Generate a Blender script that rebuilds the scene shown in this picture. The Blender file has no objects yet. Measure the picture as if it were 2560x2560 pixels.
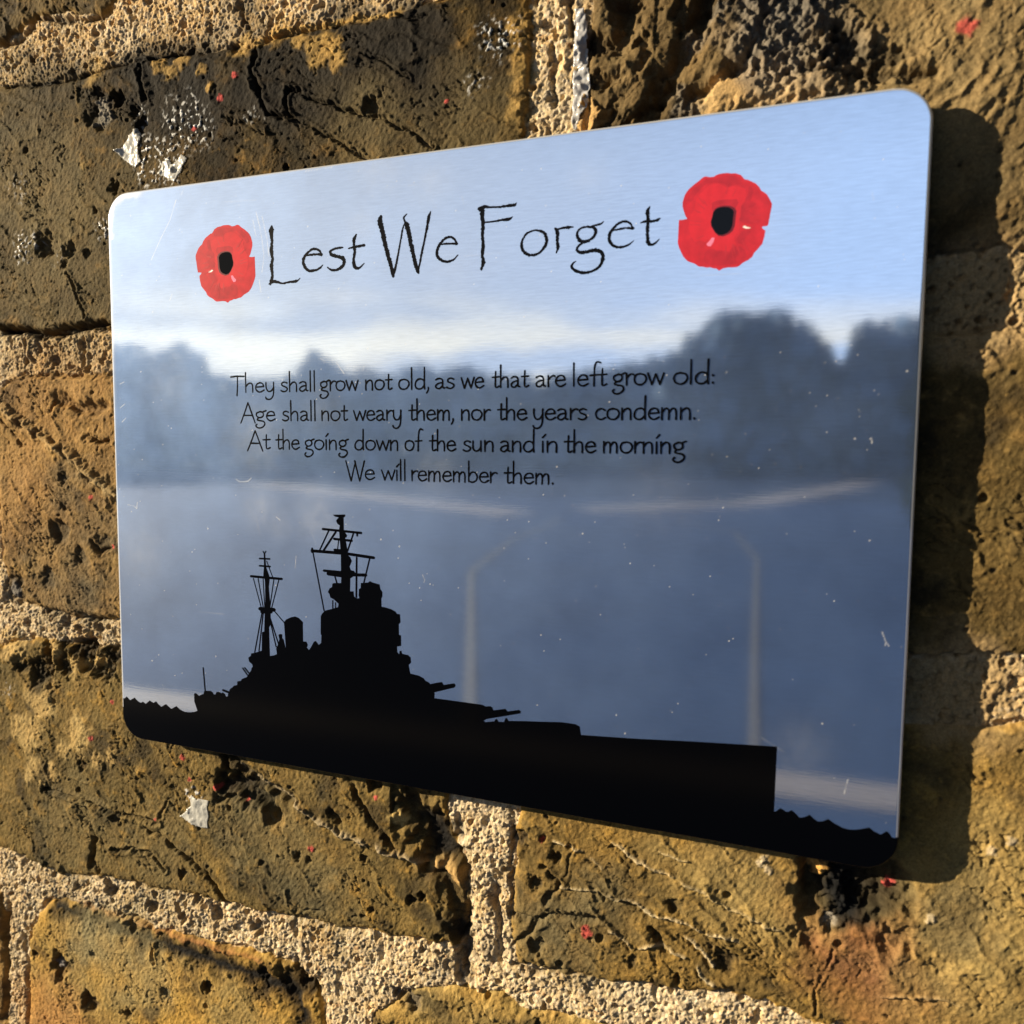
import bpy, math, random
import numpy as np
from mathutils import Matrix, Vector
from mathutils.geometry import tessellate_polygon

S = bpy.context.scene
COL = S.collection
random.seed(7)
PZ = 1.5                                  # height of the plaque's centre above the ground (m)

# ------------------------------------------------------------------ camera
CAM_C = np.array([0.084578, -0.171664, 0.008238])
CAM_R = np.array([[0.932319, 0.361528, 0.008836], [0.037167, -0.071486, -0.996749], [-0.359721, 0.929617, -0.080085]])
FPX = 2042.3                              # focal length in pixels of the 2560 px photograph
cam_d = bpy.data.cameras.new('camera')
cam = bpy.data.objects.new('camera', cam_d)
COL.objects.link(cam)
rt, dn, fw = CAM_R
cam.matrix_world = Matrix(((rt[0], -dn[0], -fw[0], CAM_C[0]), (rt[1], -dn[1], -fw[1], CAM_C[1]),
                           (rt[2], -dn[2], -fw[2], CAM_C[2] + PZ), (0, 0, 0, 1)))
cam_d.sensor_width = 36.0
cam_d.lens = 36.0 * FPX / 2560
cam_d.clip_start = 0.005
cam_d.clip_end = 2000
cam_d.dof.use_dof = True
cam_d.dof.focus_distance = 0.208
cam_d.dof.aperture_fstop = 18.0
S.camera = cam

# ------------------------------------------------------------------ sun, sky, exposure
SUN_DIR = np.array([2.15, 1.0, -0.65])    # the way the light travels
SUN_DIR = SUN_DIR / np.linalg.norm(SUN_DIR)
sun_el = math.asin(-SUN_DIR[2])
sun_rot = math.atan2(-SUN_DIR[0], -SUN_DIR[1])
sd = bpy.data.lights.new('sun', 'SUN')
sd.energy = 5.0
sd.angle = math.radians(0.53)
sd.color = (1.0, 0.845, 0.61)
sun = bpy.data.objects.new('sun', sd)
COL.objects.link(sun)
sun.rotation_euler = Vector(SUN_DIR).to_track_quat('-Z', 'Y').to_euler()
sun.location = tuple(-SUN_DIR * 5 + np.array([0, 0, PZ]))

world = bpy.data.worlds.new('World')
S.world = world
world.use_nodes = True
wn, wl = world.node_tree.nodes, world.node_tree.links
bg = wn['Background']
sky = wn.new('ShaderNodeTexSky')
sky.sky_type = 'NISHITA'
sky.sun_disc = False
sky.sun_elevation = sun_el
sky.sun_rotation = sun_rot
sky.air_density = 1.0
sky.dust_density = 0.0
sky.ozone_density = 2.0
tc = wn.new('ShaderNodeTexCoord')
mp = wn.new('ShaderNodeMapping')
mp.inputs['Scale'].default_value = (5.0, 5.0, 26.0)
mp.inputs['Location'].default_value = (1.3, 0.4, 0.2)
nz = wn.new('ShaderNodeTexNoise')
nz.inputs['Scale'].default_value = 1.0
nz.inputs['Detail'].default_value = 5.0
cr = wn.new('ShaderNodeValToRGB')
cr.color_ramp.elements[0].position = 0.40
cr.color_ramp.elements[1].position = 0.58
sep = wn.new('ShaderNodeSeparateXYZ')
low = wn.new('ShaderNodeMapRange')        # clouds lie low over the trees and thin out upwards
low.inputs['From Min'].default_value = 0.185
low.inputs['From Max'].default_value = 0.10
mul = wn.new('ShaderNodeMath'); mul.operation = 'MULTIPLY'
mix = wn.new('ShaderNodeMix'); mix.data_type = 'RGBA'
wl.new(tc.outputs['Generated'], mp.inputs['Vector'])
wl.new(mp.outputs['Vector'], nz.inputs['Vector'])
wl.new(nz.outputs['Fac'], cr.inputs['Fac'])
wl.new(tc.outputs['Generated'], sep.inputs['Vector'])
wl.new(sep.outputs['Z'], low.inputs['Value'])
wl.new(cr.outputs['Color'], mul.inputs[0])
wl.new(low.outputs['Result'], mul.inputs[1])
wl.new(mul.outputs['Value'], mix.inputs['Factor'])
veil = wn.new('ShaderNodeMix'); veil.data_type = 'RGBA'      # thin high cloud over the whole sky, streaky
vn = wn.new('ShaderNodeTexNoise'); vn.inputs['Scale'].default_value = 2.2; vn.inputs['Detail'].default_value = 5
vr = wn.new('ShaderNodeMapRange'); vr.inputs['From Min'].default_value = .3; vr.inputs['From Max'].default_value = .8
vr.inputs['To Min'].default_value = .90; vr.inputs['To Max'].default_value = .98
wl.new(mp.outputs['Vector'], vn.inputs['Vector']); vn.inputs['Scale'].default_value = .35
vh = wn.new('ShaderNodeMapRange'); vh.inputs['From Min'].default_value = .62; vh.inputs['From Max'].default_value = .30
vm = wn.new('ShaderNodeMath'); vm.operation = 'MULTIPLY'
wl.new(vn.outputs['Fac'], vr.inputs['Value']); wl.new(vr.outputs['Result'], vm.inputs[0])
wl.new(sep.outputs['Z'], vh.inputs['Value']); wl.new(vh.outputs['Result'], vm.inputs[1]); wl.new(vm.outputs['Value'], veil.inputs['Factor'])
wl.new(sky.outputs['Color'], veil.inputs['A']); sdot = wn.new('ShaderNodeVectorMath'); sdot.operation = 'DOT_PRODUCT'; sdot.inputs[1].default_value = tuple(-SUN_DIR)
smr = wn.new('ShaderNodeMapRange'); smr.inputs['From Min'].default_value = .45; smr.inputs['From Max'].default_value = .93
vcol = wn.new('ShaderNodeMix'); vcol.data_type = 'RGBA'      # the veil is whiter towards the sun
vcol.inputs['A'].default_value = (6.5, 8.4, 11.8, 1); vcol.inputs['B'].default_value = (5.7, 5.3, 5.0, 1)
wl.new(tc.outputs['Generated'], sdot.inputs[0]); wl.new(sdot.outputs['Value'], smr.inputs['Value']); wl.new(smr.outputs['Result'], vcol.inputs['Factor'])
wl.new(vcol.outputs['Result'], veil.inputs['B'])
wl.new(veil.outputs['Result'], mix.inputs['A'])
mix.inputs['B'].default_value = (13.0, 11.4, 8.6, 1)
wl.new(mix.outputs['Result'], bg.inputs['Color'])
bg.inputs['Strength'].default_value = 0.05

S.view_settings.view_transform = 'Standard'
S.view_settings.look = 'None'
S.view_settings.gamma = 1.0
S.view_settings.use_curve_mapping = False
S.view_settings.exposure = 0.95
S.render.engine = 'CYCLES'
S.cycles.max_bounces = 8

# ------------------------------------------------------------------ helpers
WALL_Y = 6.5                              # mm from the plaque's front face back to the mean brick face


def trace(px, py, y_mm):
    """A point of the photograph (2560 px) carried back onto the plane y = y_mm (plaque face or wall), in mm."""
    px = np.asarray(px, float); py = np.asarray(py, float)
    d = np.stack([(px - 1280) / FPX, (py - 1280) / FPX, np.ones_like(px)], -1) @ CAM_R
    s = (y_mm / 1000 - CAM_C[1]) / d[..., 1]
    return (CAM_C[0] + d[..., 0] * s) * 1000, (CAM_C[2] + d[..., 2] * s) * 1000


def plate_pts(pts, ox=0, oy=0, k=1.0):
    a = np.array(pts, float)
    x, z = trace(ox + a[:, 0] * k, oy + a[:, 1] * k, 0.0)
    return np.stack([x, z], 1)


def wall_pts(pts, ox=0, oy=0, k=1.0):
    a = np.array(pts, float)
    x, z = trace(ox + a[:, 0] * k, oy + a[:, 1] * k, WALL_Y - 0.5)
    return np.stack([x, z], 1)


def mesh_obj(name, verts, faces, mat, parent=None, smooth=False):
    me = bpy.data.meshes.new(name)
    me.from_pydata([tuple(v) for v in verts], [], [tuple(f) for f in faces])
    me.update()
    if smooth:
        me.polygons.foreach_set('use_smooth', [True] * len(me.polygons))
    o = bpy.data.objects.new(name, me)
    COL.objects.link(o)
    if mat: me.materials.append(mat)
    if parent: o.parent = parent
    return o


def tag(o, label=None, cat=None, group=None, kind=None):
    if label: o['label'] = label
    if cat: o['category'] = cat
    if group: o['group'] = group
    if kind: o['kind'] = kind
    return o


def new_mat(name):
    m = bpy.data.materials.new(name)
    m.use_nodes = True
    return m, m.node_tree.nodes, m.node_tree.links, m.node_tree.nodes['Principled BSDF']


def smoothstep(a, b, x):
    t = np.clip((x - a) / (b - a), 0, 1)
    return t * t * (3 - 2 * t)


def vnoise(x, z, seed):
    """Smooth lattice noise in -1..1 (gradient type)."""
    rng = np.random.RandomState(seed)
    n = 256
    ang = rng.rand(n, n) * 2 * np.pi
    gx, gz = np.cos(ang).astype(np.float32), np.sin(ang).astype(np.float32)
    xi = np.floor(x).astype(np.int32); zi = np.floor(z).astype(np.int32)
    fx = (x - xi).astype(np.float32); fz = (z - zi).astype(np.float32)
    u = fx * fx * fx * (fx * (fx * 6 - 15) + 10)
    v = fz * fz * fz * (fz * (fz * 6 - 15) + 10)
    def g(i, j):
        a, b = (xi + i) % n, (zi + j) % n
        return gx[a, b] * (fx - i) + gz[a, b] * (fz - j)
    a = g(0, 0); b = g(1, 0); c = g(0, 1); d = g(1, 1)
    return 1.5 * ((a + (b - a) * u) * (1 - v) + (c + (d - c) * u) * v)


def fbm(x, z, wl, octv=3, seed=0, gain=0.5):
    out = 0; amp = 1.0; tot = 0
    for i in range(octv):
        f = 2.0 ** i / wl
        out = out + amp * vnoise(x * f + 17.3 * i, z * f + 5.1 * i, seed + i)
        tot += amp; amp *= gain
    return out / tot * 1.4


def cellnoise(x, z, wl, seed=0):
    """Distance to the nearest scattered point (in cells) and that point's random value."""
    rng = np.random.RandomState(seed)
    n = 256
    jx, jz, rv = rng.rand(n, n).astype(np.float32), rng.rand(n, n).astype(np.float32), rng.rand(n, n).astype(np.float32)
    xs, zs = x / wl, z / wl
    xi = np.floor(xs).astype(np.int32); zi = np.floor(zs).astype(np.int32)
    best = np.full(x.shape, 9, np.float32); val = np.zeros(x.shape, np.float32)
    for i in (-1, 0, 1):
        for j in (-1, 0, 1):
            a, b = (xi + i) % n, (zi + j) % n
            d = np.hypot(xi + i + jx[a, b] - xs, zi + j + jz[a, b] - zs).astype(np.float32)
            m = d < best
            best = np.where(m, d, best); val = np.where(m, rv[a, b], val)
    return best, val


def seg_dist(x, z, poly, closed=True):
    """Unsigned distance to a polyline, and inside test when closed."""
    p = np.asarray(poly, float)
    q = np.roll(p, -1, 0) if closed else p[1:]
    pp = p if closed else p[:-1]
    best = np.full(x.shape, 1e9); inside = np.zeros(x.shape, bool)
    for (ax, az), (bx, bz) in zip(pp, q):
        dx, dz = bx - ax, bz - az
        L = dx * dx + dz * dz + 1e-9
        t = np.clip(((x - ax) * dx + (z - az) * dz) / L, 0, 1)
        best = np.minimum(best, (x - ax - t * dx) ** 2 + (z - az - t * dz) ** 2)
        if closed and az != bz:
            c = (az > z) != (bz > z)
            inside ^= c & (x < (bx - ax) * (z - az) / (bz - az) + ax)
    return np.sqrt(best), inside


# ------------------------------------------------------------------ the brick wall: one mesh, relief and stains computed on a fine grid
def axis(lo, hi, step, far_lo, far_hi, mid_lo, mid_hi):
    a = list(np.arange(mid_lo, lo - .4, .8)) + list(np.arange(lo, hi, step)) + list(np.arange(hi + .4, mid_hi, .8))
    s, v = .8, a[0]
    left = []
    while v > far_lo:
        s *= 1.13; v -= s; left.append(max(v, far_lo))
    s, v = .8, a[-1]
    right = []
    while v < far_hi:
        s *= 1.13; v += s; right.append(min(v, far_hi))
    return np.array(left[::-1] + a + right)


GX = axis(-186.0, 130.0, 0.25, -1600, 1600, -320, 330)
GZ = axis(-196.0, 142.0, 0.25, -1500, 1300, -300, 250)
X, Z = np.meshgrid(GX, GZ)                # rows = z
X = X.astype(np.float32); Z = Z.astype(np.float32)
FINE = (X > -325) & (X < 335) & (Z > -305) & (Z < 255)

# brick outlines in wall mm, read off the photograph; kind picks the colours
BRICKS = [
    ('brown', [(-360, 125), (-160, 125.5), (-146, 125), (-139, 127), (-132, 130), (-118, 128), (-107, 126), (-103, 129), (-80, 127.5), (-20, 128), (-20, 195), (-360, 195)], 0.2),
    ('dark', [(-215, 112), (-147, 113), (-132, 111.5), (-118, 111), (-102, 112), (-90, 112.5), (-74, 111), (-57, 109), (-44, 111), (-14, 110.5), (14, 112), (18.5, 108), (19, 94), (18, 81), (19, 60), (18, 43), (12, 41), (-50, 42), (-107, 41), (-130, 40.5), (-151, 41.5), (-215, 42)], 0.6),
    ('brown', [(-8, 124), (30, 124), (210, 126), (210, 195), (-8, 195)], 0.1),
    ('slag', [(33, 109), (60, 112), (116, 113), (250, 113), (250, 47), (117, 46), (80, 44), (33, 44), (32, 60), (33, 80), (32, 96)], 0.5),
    ('tan', [(-152, 25), (-147, 27.5), (-141, 28.5), (-130, 28), (-108, 28), (-20, 28), (-18, -40), (-107, -43), (-124, -44), (-137, -42.5), (-148, -41), (-153.5, -37), (-155, -20), (-156, 5), (-155, 18)], 0.4),
    ('brown', [(-168, 27), (-380, 27), (-380, -42), (-168, -42)], 0.2),
    ('brown', [(-8, 29), (60, 31), (101, 31), (112, 30), (122, 31), (215, 30), (215, -31), (119, -31), (112, -31.5), (103, -33), (60, -36), (-8, -38)], 0.9),
    ('olive', [(-230, -55), (-156, -55), (-148, -54), (-140, -52), (-122, -52), (-107, -52), (-2, -50), (-1, -79), (0, -89), (2, -95), (4.5, -99), (4.5, -112), (2, -117), (-15, -119), (-32, -120), (-57, -121.5), (-72, -122), (-98, -123.5), (-115, -123), (-125, -125), (-136, -126.5), (-150, -124), (-160, -123), (-230, -124)], 0.3),
    ('gold', [(19, -50), (60, -48), (100, -46.5), (113, -45.5), (122, -44.5), (235, -45), (235, -112), (110, -113), (88, -114), (76, -112), (67, -113), (57, -114), (43, -116), (29, -117.5), (18, -118), (15.5, -107), (17, -96), (18, -79)], 0.3),
    ('pale', [(-138, -135), (-122, -134.5), (-99, -135), (-77, -134.5), (-57, -134), (-48, -134.5), (-43, -136.5), (-39.5, -143), (-38.5, -152), (-38, -203), (-152, -203), (-152, -180), (-150, -153), (-147, -145), (-143, -139)], 0.2),
    ('rough', [(-23, -142), (-19, -138), (-15, -136), (-7, -130), (3, -128), (13, -127), (18, -129), (34, -128), (190, -128), (190, -203), (-24, -203)], 0.0),
    ('tan', [(-161, -138), (-380, -138), (-380, -203), (-161, -203)], 0.0),
]
rr = random.Random(3)
row = 0
for zc in list(np.arange(-243, -1600, -80.0)) + list(np.arange(235, 1400, 80.0)):     # the wall beyond the picture: running bond
    off = (row % 2) * 118 + rr.uniform(-8, 8)
    row += 1
    for i in range(-8, 8):
        x0 = i * 236 + off
        BRICKS.append((rr.choice(['brown', 'tan', 'olive', 'gold', 'pale']), [(x0, zc - 34), (x0 + 225, zc - 34), (x0 + 225, zc + 34), (x0, zc + 34)], rr.uniform(0, .7)))
for z0, z1, xl, xr in ((125, 195, -372, 222), (42, 112, -227, 262), (-42, 28, -392, 227), (-124, -54, -242, 247), (-203, -136, -392, 202)):
    for sgn, xe in ((-1, xl), (1, xr)):
        for i in range(7):
            a, b = xe + sgn * 236 * i, xe + sgn * (236 * i + 225)
            BRICKS.append((rr.choice(['brown', 'tan', 'olive', 'gold']), [(min(a, b), z0), (max(a, b), z0), (max(a, b), z1), (min(a, b), z1)], rr.uniform(0, .7)))

PAL = {  # four true colours per kind: body, second body, light patches, soot
    'dark': ((.068, .050, .024), (.105, .078, .037), (.360, .225, .078), (.014, .012, .009)),
    'slag': ((.088, .063, .033), (.055, .042, .025), (.280, .195, .100), (.012, .011, .010)),
    'brown': ((.105, .078, .039), (.155, .115, .055), (.360, .250, .110), (.035, .030, .024)),
    'tan': ((.350, .235, .105), (.260, .170, .080), (.520, .345, .135), (.055, .044, .034)),
    'olive': ((.215, .160, .072), (.155, .122, .062), (.480, .310, .095), (.050, .043, .032)),
    'gold': ((.265, .185, .073), (.185, .135, .062), (.500, .330, .105), (.045, .038, .030)),
    'pale': ((.500, .330, .105), (.330, .255, .125), (.520, .360, .130), (.060, .045, .034)),
    'rough': ((.420, .300, .120), (.150, .125, .075), (.520, .400, .190), (.040, .036, .030)),
}
# mortar everywhere first
n_big = fbm(X, Z, 23, 3, 11)
n_mid = fbm(X, Z, 6.0, 3, 21)
n_fin = fbm(X, Z, 1.7, 3, 31, .6)
n_vf = fbm(X, Z, 0.95, 2, 41, .8)
n_g2 = fbm(X + 31.7, Z - 12.4, 1.15, 2, 43, .8)
c1, v1 = cellnoise(X + .25 * n_fin, Z + .25 * n_mid, 0.78, 51)        # sand grains
c2, v2 = cellnoise(X + n_mid, Z, 3.1, 61)
c3, v3 = cellnoise(X, Z, 0.8, 71)
grain = (1 - np.clip(c1 * 1.35, 0, 1) ** 2)
H = (-0.75 + 0.50 * n_big + 0.48 * n_mid + 0.22 * n_fin + 0.26 * grain * (0.3 + v1) + 0.24 * n_vf + 0.10 * n_g2
     - 1.15 * smoothstep(.34, .72, fbm(X, Z, 1.6, 3, 81, .65))
     - 1.6 * smoothstep(0.30, 0.10, c2) * (v2 > .80)
     - 0.9 * smoothstep(.30, .60, fbm(X, Z, 4.5, 3, 83, .6))).astype(np.float32)
CR = np.zeros(X.shape + (3,), np.float32)


def lerp(a, b, t):
    return a + (np.asarray(b, np.float32) - a) * t[..., None]


warm = smoothstep(-.3, .5, fbm(X, Z, 16, 2, 91) + 0.8 * (smoothstep(60, 120, Z) * smoothstep(-10, -40, X)) - .25)
CR[:] = (.56, .425, .24)
CR = lerp(CR, (.62, .415, .185), warm * .85)
CR = lerp(CR, (.72, .60, .42), smoothstep(.62, .9, v1) * .75)
CR = lerp(CR, (.24, .19, .135), smoothstep(.22, .02, v1) * .8)
CR = lerp(CR, (.36, .20, .10), (smoothstep(.48, .50, v1) * smoothstep(.53, .51, v1)) * .8)
CR = lerp(CR, (.17, .14, .10), smoothstep(.2, .7, fbm(X, Z, 7, 4, 95, .6)) * .5)
CR = lerp(CR, (.63, .53, .37), smoothstep(.2, .7, fbm(X, Z, 18, 3, 97, .6)) * .4)
GL = np.zeros(X.shape, np.float32)        # gloss of glue residue

wx = X + 1.0 * fbm(X, Z, 9, 2, 101) + 0.55 * fbm(X, Z, 2.6, 2, 103)
wz = Z + 1.0 * fbm(X, Z, 9, 2, 105) + 0.55 * fbm(X, Z, 2.6, 2, 107)
for bi, (kind, poly, base) in enumerate(BRICKS):
    p = np.array(poly, float)
    i0, i1 = np.searchsorted(GX, [p[:, 0].min() - 8, p[:, 0].max() + 8])
    j0, j1 = np.searchsorted(GZ, [p[:, 1].min() - 8, p[:, 1].max() + 8])
    if i1 - i0 < 2 or j1 - j0 < 2: continue
    sl = (slice(j0, j1), slice(i0, i1))
    x, z = X[sl], Z[sl]
    d, ins = seg_dist(wx[sl], wz[sl], p)
    sdf = np.where(ins, d, -d)
    m = smoothstep(-.15, .25, sdf)
    sd_ = 1000 + bi * 13
    nb = fbm(x, z, 26, 3, sd_); nm = fbm(x, z, 7, 3, sd_ + 1); nf = fbm(x, z, 1.9, 3, sd_ + 2, .6)
    rad = 3.0 + 1.2 * nm
    th = math.radians(48 if kind == 'slag' else rr.choice([-30, -34, -26]))
    u_ = x * math.cos(th) + z * math.sin(th); w_ = -x * math.sin(th) + z * math.cos(th)
    f1 = fbm(u_ / 3.2 + .25 * nm, w_ + 1.2 * nm, 9, 3, sd_ + 20, .55)            # long folds running across the face
    fold_ = 1 - np.clip(np.abs(f1) * 3.2, 0, 1)
    f2 = fbm(u_ / 2.6, w_ + .8 * nm, 3.6, 3, sd_ + 24, .6)
    crease_ = smoothstep(.86, 1.0, 1 - np.abs(f2) * 1.6) * smoothstep(-.15, .45, fbm(x, z, 16, 2, sd_ + 27))
    micro = fbm((x * .6 + z * .8) / 1.9, -x * .8 + z * .6, .85, 2, sd_ + 29, .7)
    edge = 1 - np.sqrt(np.clip(1 - (1 - np.clip(sdf / rad, 0, 1)) ** 2, 0, 1))
    cc, cv = cellnoise(x + .5 * nf, z, 2.6, sd_ + 3)
    pc, pv = cellnoise(x + .3 * nf, z + .3 * nf, 5.5, sd_ + 4)
    rough = {'slag': 1.9, 'rough': 1.8, 'dark': .85, 'pale': .6}.get(kind, 1.0)
    h = (base + 0.5 * nb * min(rough, 1.5) + 0.30 * nm * rough + 0.10 * nf * rough + 0.07 * n_vf[sl] + 0.13 * micro + 0.07 * n_g2[sl]
         + 0.75 * fold_ ** 2 * min(rough, .9) * smoothstep(-.5, .4, nb) - 0.55 * crease_ - 1.7 * edge
         - 0.8 * smoothstep(.24, .06, cc) * (cv > .975)
         - 1.5 * smoothstep(.20, .07, pc) * (pv > .98)
         - 0.35 * smoothstep(.5, .9, fbm(x, z, 2.2, 3, sd_ + 6, .7)) * smoothstep(-.2, .4, nm))
    gap = smoothstep(1.1, .2, np.abs(sdf + .3)) * smoothstep(-.1, .5, fbm(x, z, 14, 2, sd_ + 5))
    b1, b2, lt, so = [np.array(c, np.float32) for c in PAL[kind]]
    col = np.broadcast_to(b1, x.shape + (3,)).copy()
    col = lerp(col, b2, smoothstep(-.35, .45, nb))
    col = lerp(col, lt, smoothstep(.25, .85, nm + .35 * nf) * .6)
    col = lerp(col, lt, fold_ ** 4 * smoothstep(-.2, .5, nf) * .5)
    col = lerp(col, so, crease_ * .6)
    dk = {'dark': -.22, 'slag': -.22, 'olive': -.02, 'brown': -.05}.get(kind, .08)
    col = lerp(col, so, smoothstep(dk, dk + .5, fbm(x, z, 15, 4, sd_ + 8, .6)) * .80)
    col = lerp(col, lt * .9, smoothstep(.5, .95, nf + .3 * n_vf[sl]) * .5)
    col = lerp(col, lt, smoothstep(1.6, .3, sdf) * smoothstep(-.2, .5, fbm(x, z, 10, 2, sd_ + 9)) * .8)
    col = col * np.array([.90, .815, .60], np.float32)
    col = lerp(col, so * 1.4, smoothstep(.28, .05, cc) * (cv > .975) * .6)
    H[sl] = H[sl] * (1 - m) + h * m - gap * .9
    CR[sl] = lerp(CR[sl], np.zeros(3), m * 0) * (1 - m[..., None]) + col * m[..., None]


def region(pts, pad):
    p = np.array(pts, float)
    i0, i1 = np.searchsorted(GX, [p[:, 0].min() - pad, p[:, 0].max() + pad])
    j0, j1 = np.searchsorted(GZ, [p[:, 1].min() - pad, p[:, 1].max() + pad])
    return (slice(j0, j1), slice(i0, i1))


def crack(pts, width, depth, lip=0.0, colour=None, amt=.8, warp=.9, seed=0, fade=None):
    """A fissure or raised vein along a line (depth < 0 raises it)."""
    sl = region(pts, 6)
    x, z = X[sl], Z[sl]
    if x.size == 0: return
    w1 = fbm(x, z, 5, 3, 700 + seed); w2 = fbm(x, z, 5, 3, 720 + seed)
    w1 = w1 + .45 * n_fin[sl]; w2 = w2 - .45 * n_g2[sl] * .7
    d, _ = seg_dist(x + warp * w1, z + warp * w2, pts, closed=False)
    ww = width * (.72 if width < 1.5 else 1) * (1 + .75 * fbm(x, z, 4, 2, 740 + seed))
    g = np.exp(-(d / np.maximum(ww, .10)) ** 2) 
    if fade or (fade is None and width < 1.0): g = g * smoothstep(-.75, -.05, fbm(x, z, 6.5, 2, 760 + seed))
    H[sl] -= depth * g
    if lip: H[sl] += lip * np.exp(-((d - 2.2 * width) / (1.1 * width)) ** 2)
    if colour is not None:
        CR[sl] = lerp(CR[sl], colour, g * amt)


def blob(px, py, r, depth, colour=None, amt=.9, sx=1.0, sz=1.0, soft=.5, warp=.75, seed=0, gloss=0.0, hrough=0.0):
    """A pit (depth > 0), a lump (depth < 0) or a stain, centred on a photograph point, radius in mm."""
    (cx, cz), = wall_pts([(px, py)])
    sl = region([(cx, cz)], r * max(sx, sz) * 1.8)
    x, z = X[sl], Z[sl]
    if x.size == 0: return
    d = np.hypot((x - cx) / sx, (z - cz) / sz) / r + warp * fbm(x, z, r * 1.1, 3, 800 + seed)
    g = smoothstep(1 + soft, 1 - soft, d)
    H[sl] -= depth * g
    if hrough: H[sl] += hrough * g * fbm(x, z, 1.6, 3, 820 + seed)
    if colour is not None: CR[sl] = lerp(CR[sl], colour, g * amt)
    if gloss: GL[sl] = np.maximum(GL[sl], gloss * g)


BLACK = (.014, .013, .012); SOOT = (.020, .017, .013); GOLDC = (.46, .29, .09); CREAM = (.52, .42, .27)
def V1(p): return wall_pts(p, 0, 0, .6625)
def V2(p): return wall_pts(p, 1280, 0, .6625)
def V3(p): return wall_pts(p, 0, 800, .4658)
def V4(p): return wall_pts(p, 0, 1700, .6625)
def V5(p): return wall_pts(p, 1280, 1700, .6625)
def V6(p): return wall_pts(p, 1300, 0, .3623)
# dark brick above the plaque: crust, cracks, holes
for i, (p, w, dpt) in enumerate([
        ([(960, 180), (955, 280), (985, 360), (1010, 430), (1090, 440)], .55, 1.7),
        ([(1090, 440), (1170, 480), (1260, 530), (1340, 570), (1390, 600)], .40, 1.1),
        ([(1080, 340), (1180, 370), (1280, 410), (1380, 425), (1450, 455), (1540, 490), (1630, 550)], .42, 1.2),
        ([(530, 250), (545, 330), (552, 385)], .55, 2.0),
        ([(250, 1030), (290, 1090), (300, 1150), (320, 1190)], .4, .9),
        ([(1090, 340), (1080, 380), (1100, 440)], .5, 1.4),
        ([(840, 440), (920, 470), (1000, 510)], .35, .8),
        ([(1360, 200), (1440, 230), (1540, 300)], .35, .8)]):
    crack(V1(p), w, dpt, .35, CREAM, .25, seed=i)
crack(V1([(282, 290), (288, 360), (295, 440)]), .7, -.25, 0, GOLDC, .8, seed=12)
crack(V1([(140, 330), (145, 420), (150, 500)]), .4, -.15, 0, GOLDC, .5, seed=13)
for px, py, r, dpt in ((255, 278, 4.6, 1.6), (295, 246, 1.9, 2.2), (113, 612, 2.8, 2.0), (174, 625, 1.8, 1.4), (285, 467, 1.5, 2.0),
                       (927, 265, 1.8, 2.0), (338, 280, 1.4, 1.6), (242, 225, 1.2, 1.0), (352, 310, 1.8, 1.5), (160, 660, 1.0, 1.2), (217, 632, 1.3, 1.2)):
    blob(px, py, r, dpt, SOOT, .75, seed=int(px))
blob(258, 280, 3.2, -1.3, (.30, .27, .22), .8, hrough=.9, seed=3)
for px, py, r in ((390, 165, 6), (330, 165, 4), (480, 160, 5), (900, 130, 9), (1020, 90, 6), (640, 190, 12), (120, 225, 8), (760, 250, 9), (980, 190, 9), (420, 260, 7), (1080, 230, 6)):
    blob(px, py, r * 1.3, 0, SOOT, .8, sx=1.6, soft=.6, warp=.7, seed=int(px) + 1)
for px, py, r in ((800, 120, 4), (845, 150, 2.4), (750, 95, 2.2), (400, 165, 2.0), (455, 150, 2.0), (600, 110, 3), (505, 175, 1.3), (425, 180, 2.0), (830, 110, 2.5), (690, 75, 3), (235, 178, 3.2),
                  (1300, 60, 3), (1305, 200, 3), (1300, 280, 3), (1310, 130, 2.5), (526, 219, 1.2), (212, 415, 1.1)):
    blob(px, py, r, -.25, GOLDC, .7, warp=.8, soft=.5, seed=int(px) + 2)
for px, py, r in ((60, 350, 26), (200, 520, 22), (120, 720, 24), (1150, 320, 12), (900, 330, 12)):
    blob(px, py, r, 0, (.165, .125, .058), .5, soft=.7, warp=.6, seed=int(px) + 4)
crack(V1([(0, 1245), (90, 1250), (160, 1262), (260, 1258), (300, 1230), (400, 1225)]), 1.2, 1.7, 0, SOOT, .8, seed=20)
crack(V1([(0, 318), (120, 322), (270, 296), (420, 246), (560, 222), (740, 194)]), .7, 1.3, 0, SOOT, .75, seed=21)
crack(V1([(860, 180), (960, 175), (1060, 130), (1240, 92), (1480, 58), (1600, 70)]), .8, 1.0, 0, SOOT, .7, seed=22)
crack(V1([(960, 160), (1100, 105), (1300, 70), (1500, 45)]), 1.0, -.5, 0, GOLDC, .8, seed=23)
crack(V1([(0, 165), (80, 140), (130, 62), (240, 70), (380, 55), (420, 20)]), 1.0, 1.5, 0, SOOT, .7, seed=24)
crack(V1([(905, 0), (910, 60), (925, 95)]), .6, 1.1, 0, SOOT, .6, seed=25)
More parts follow.
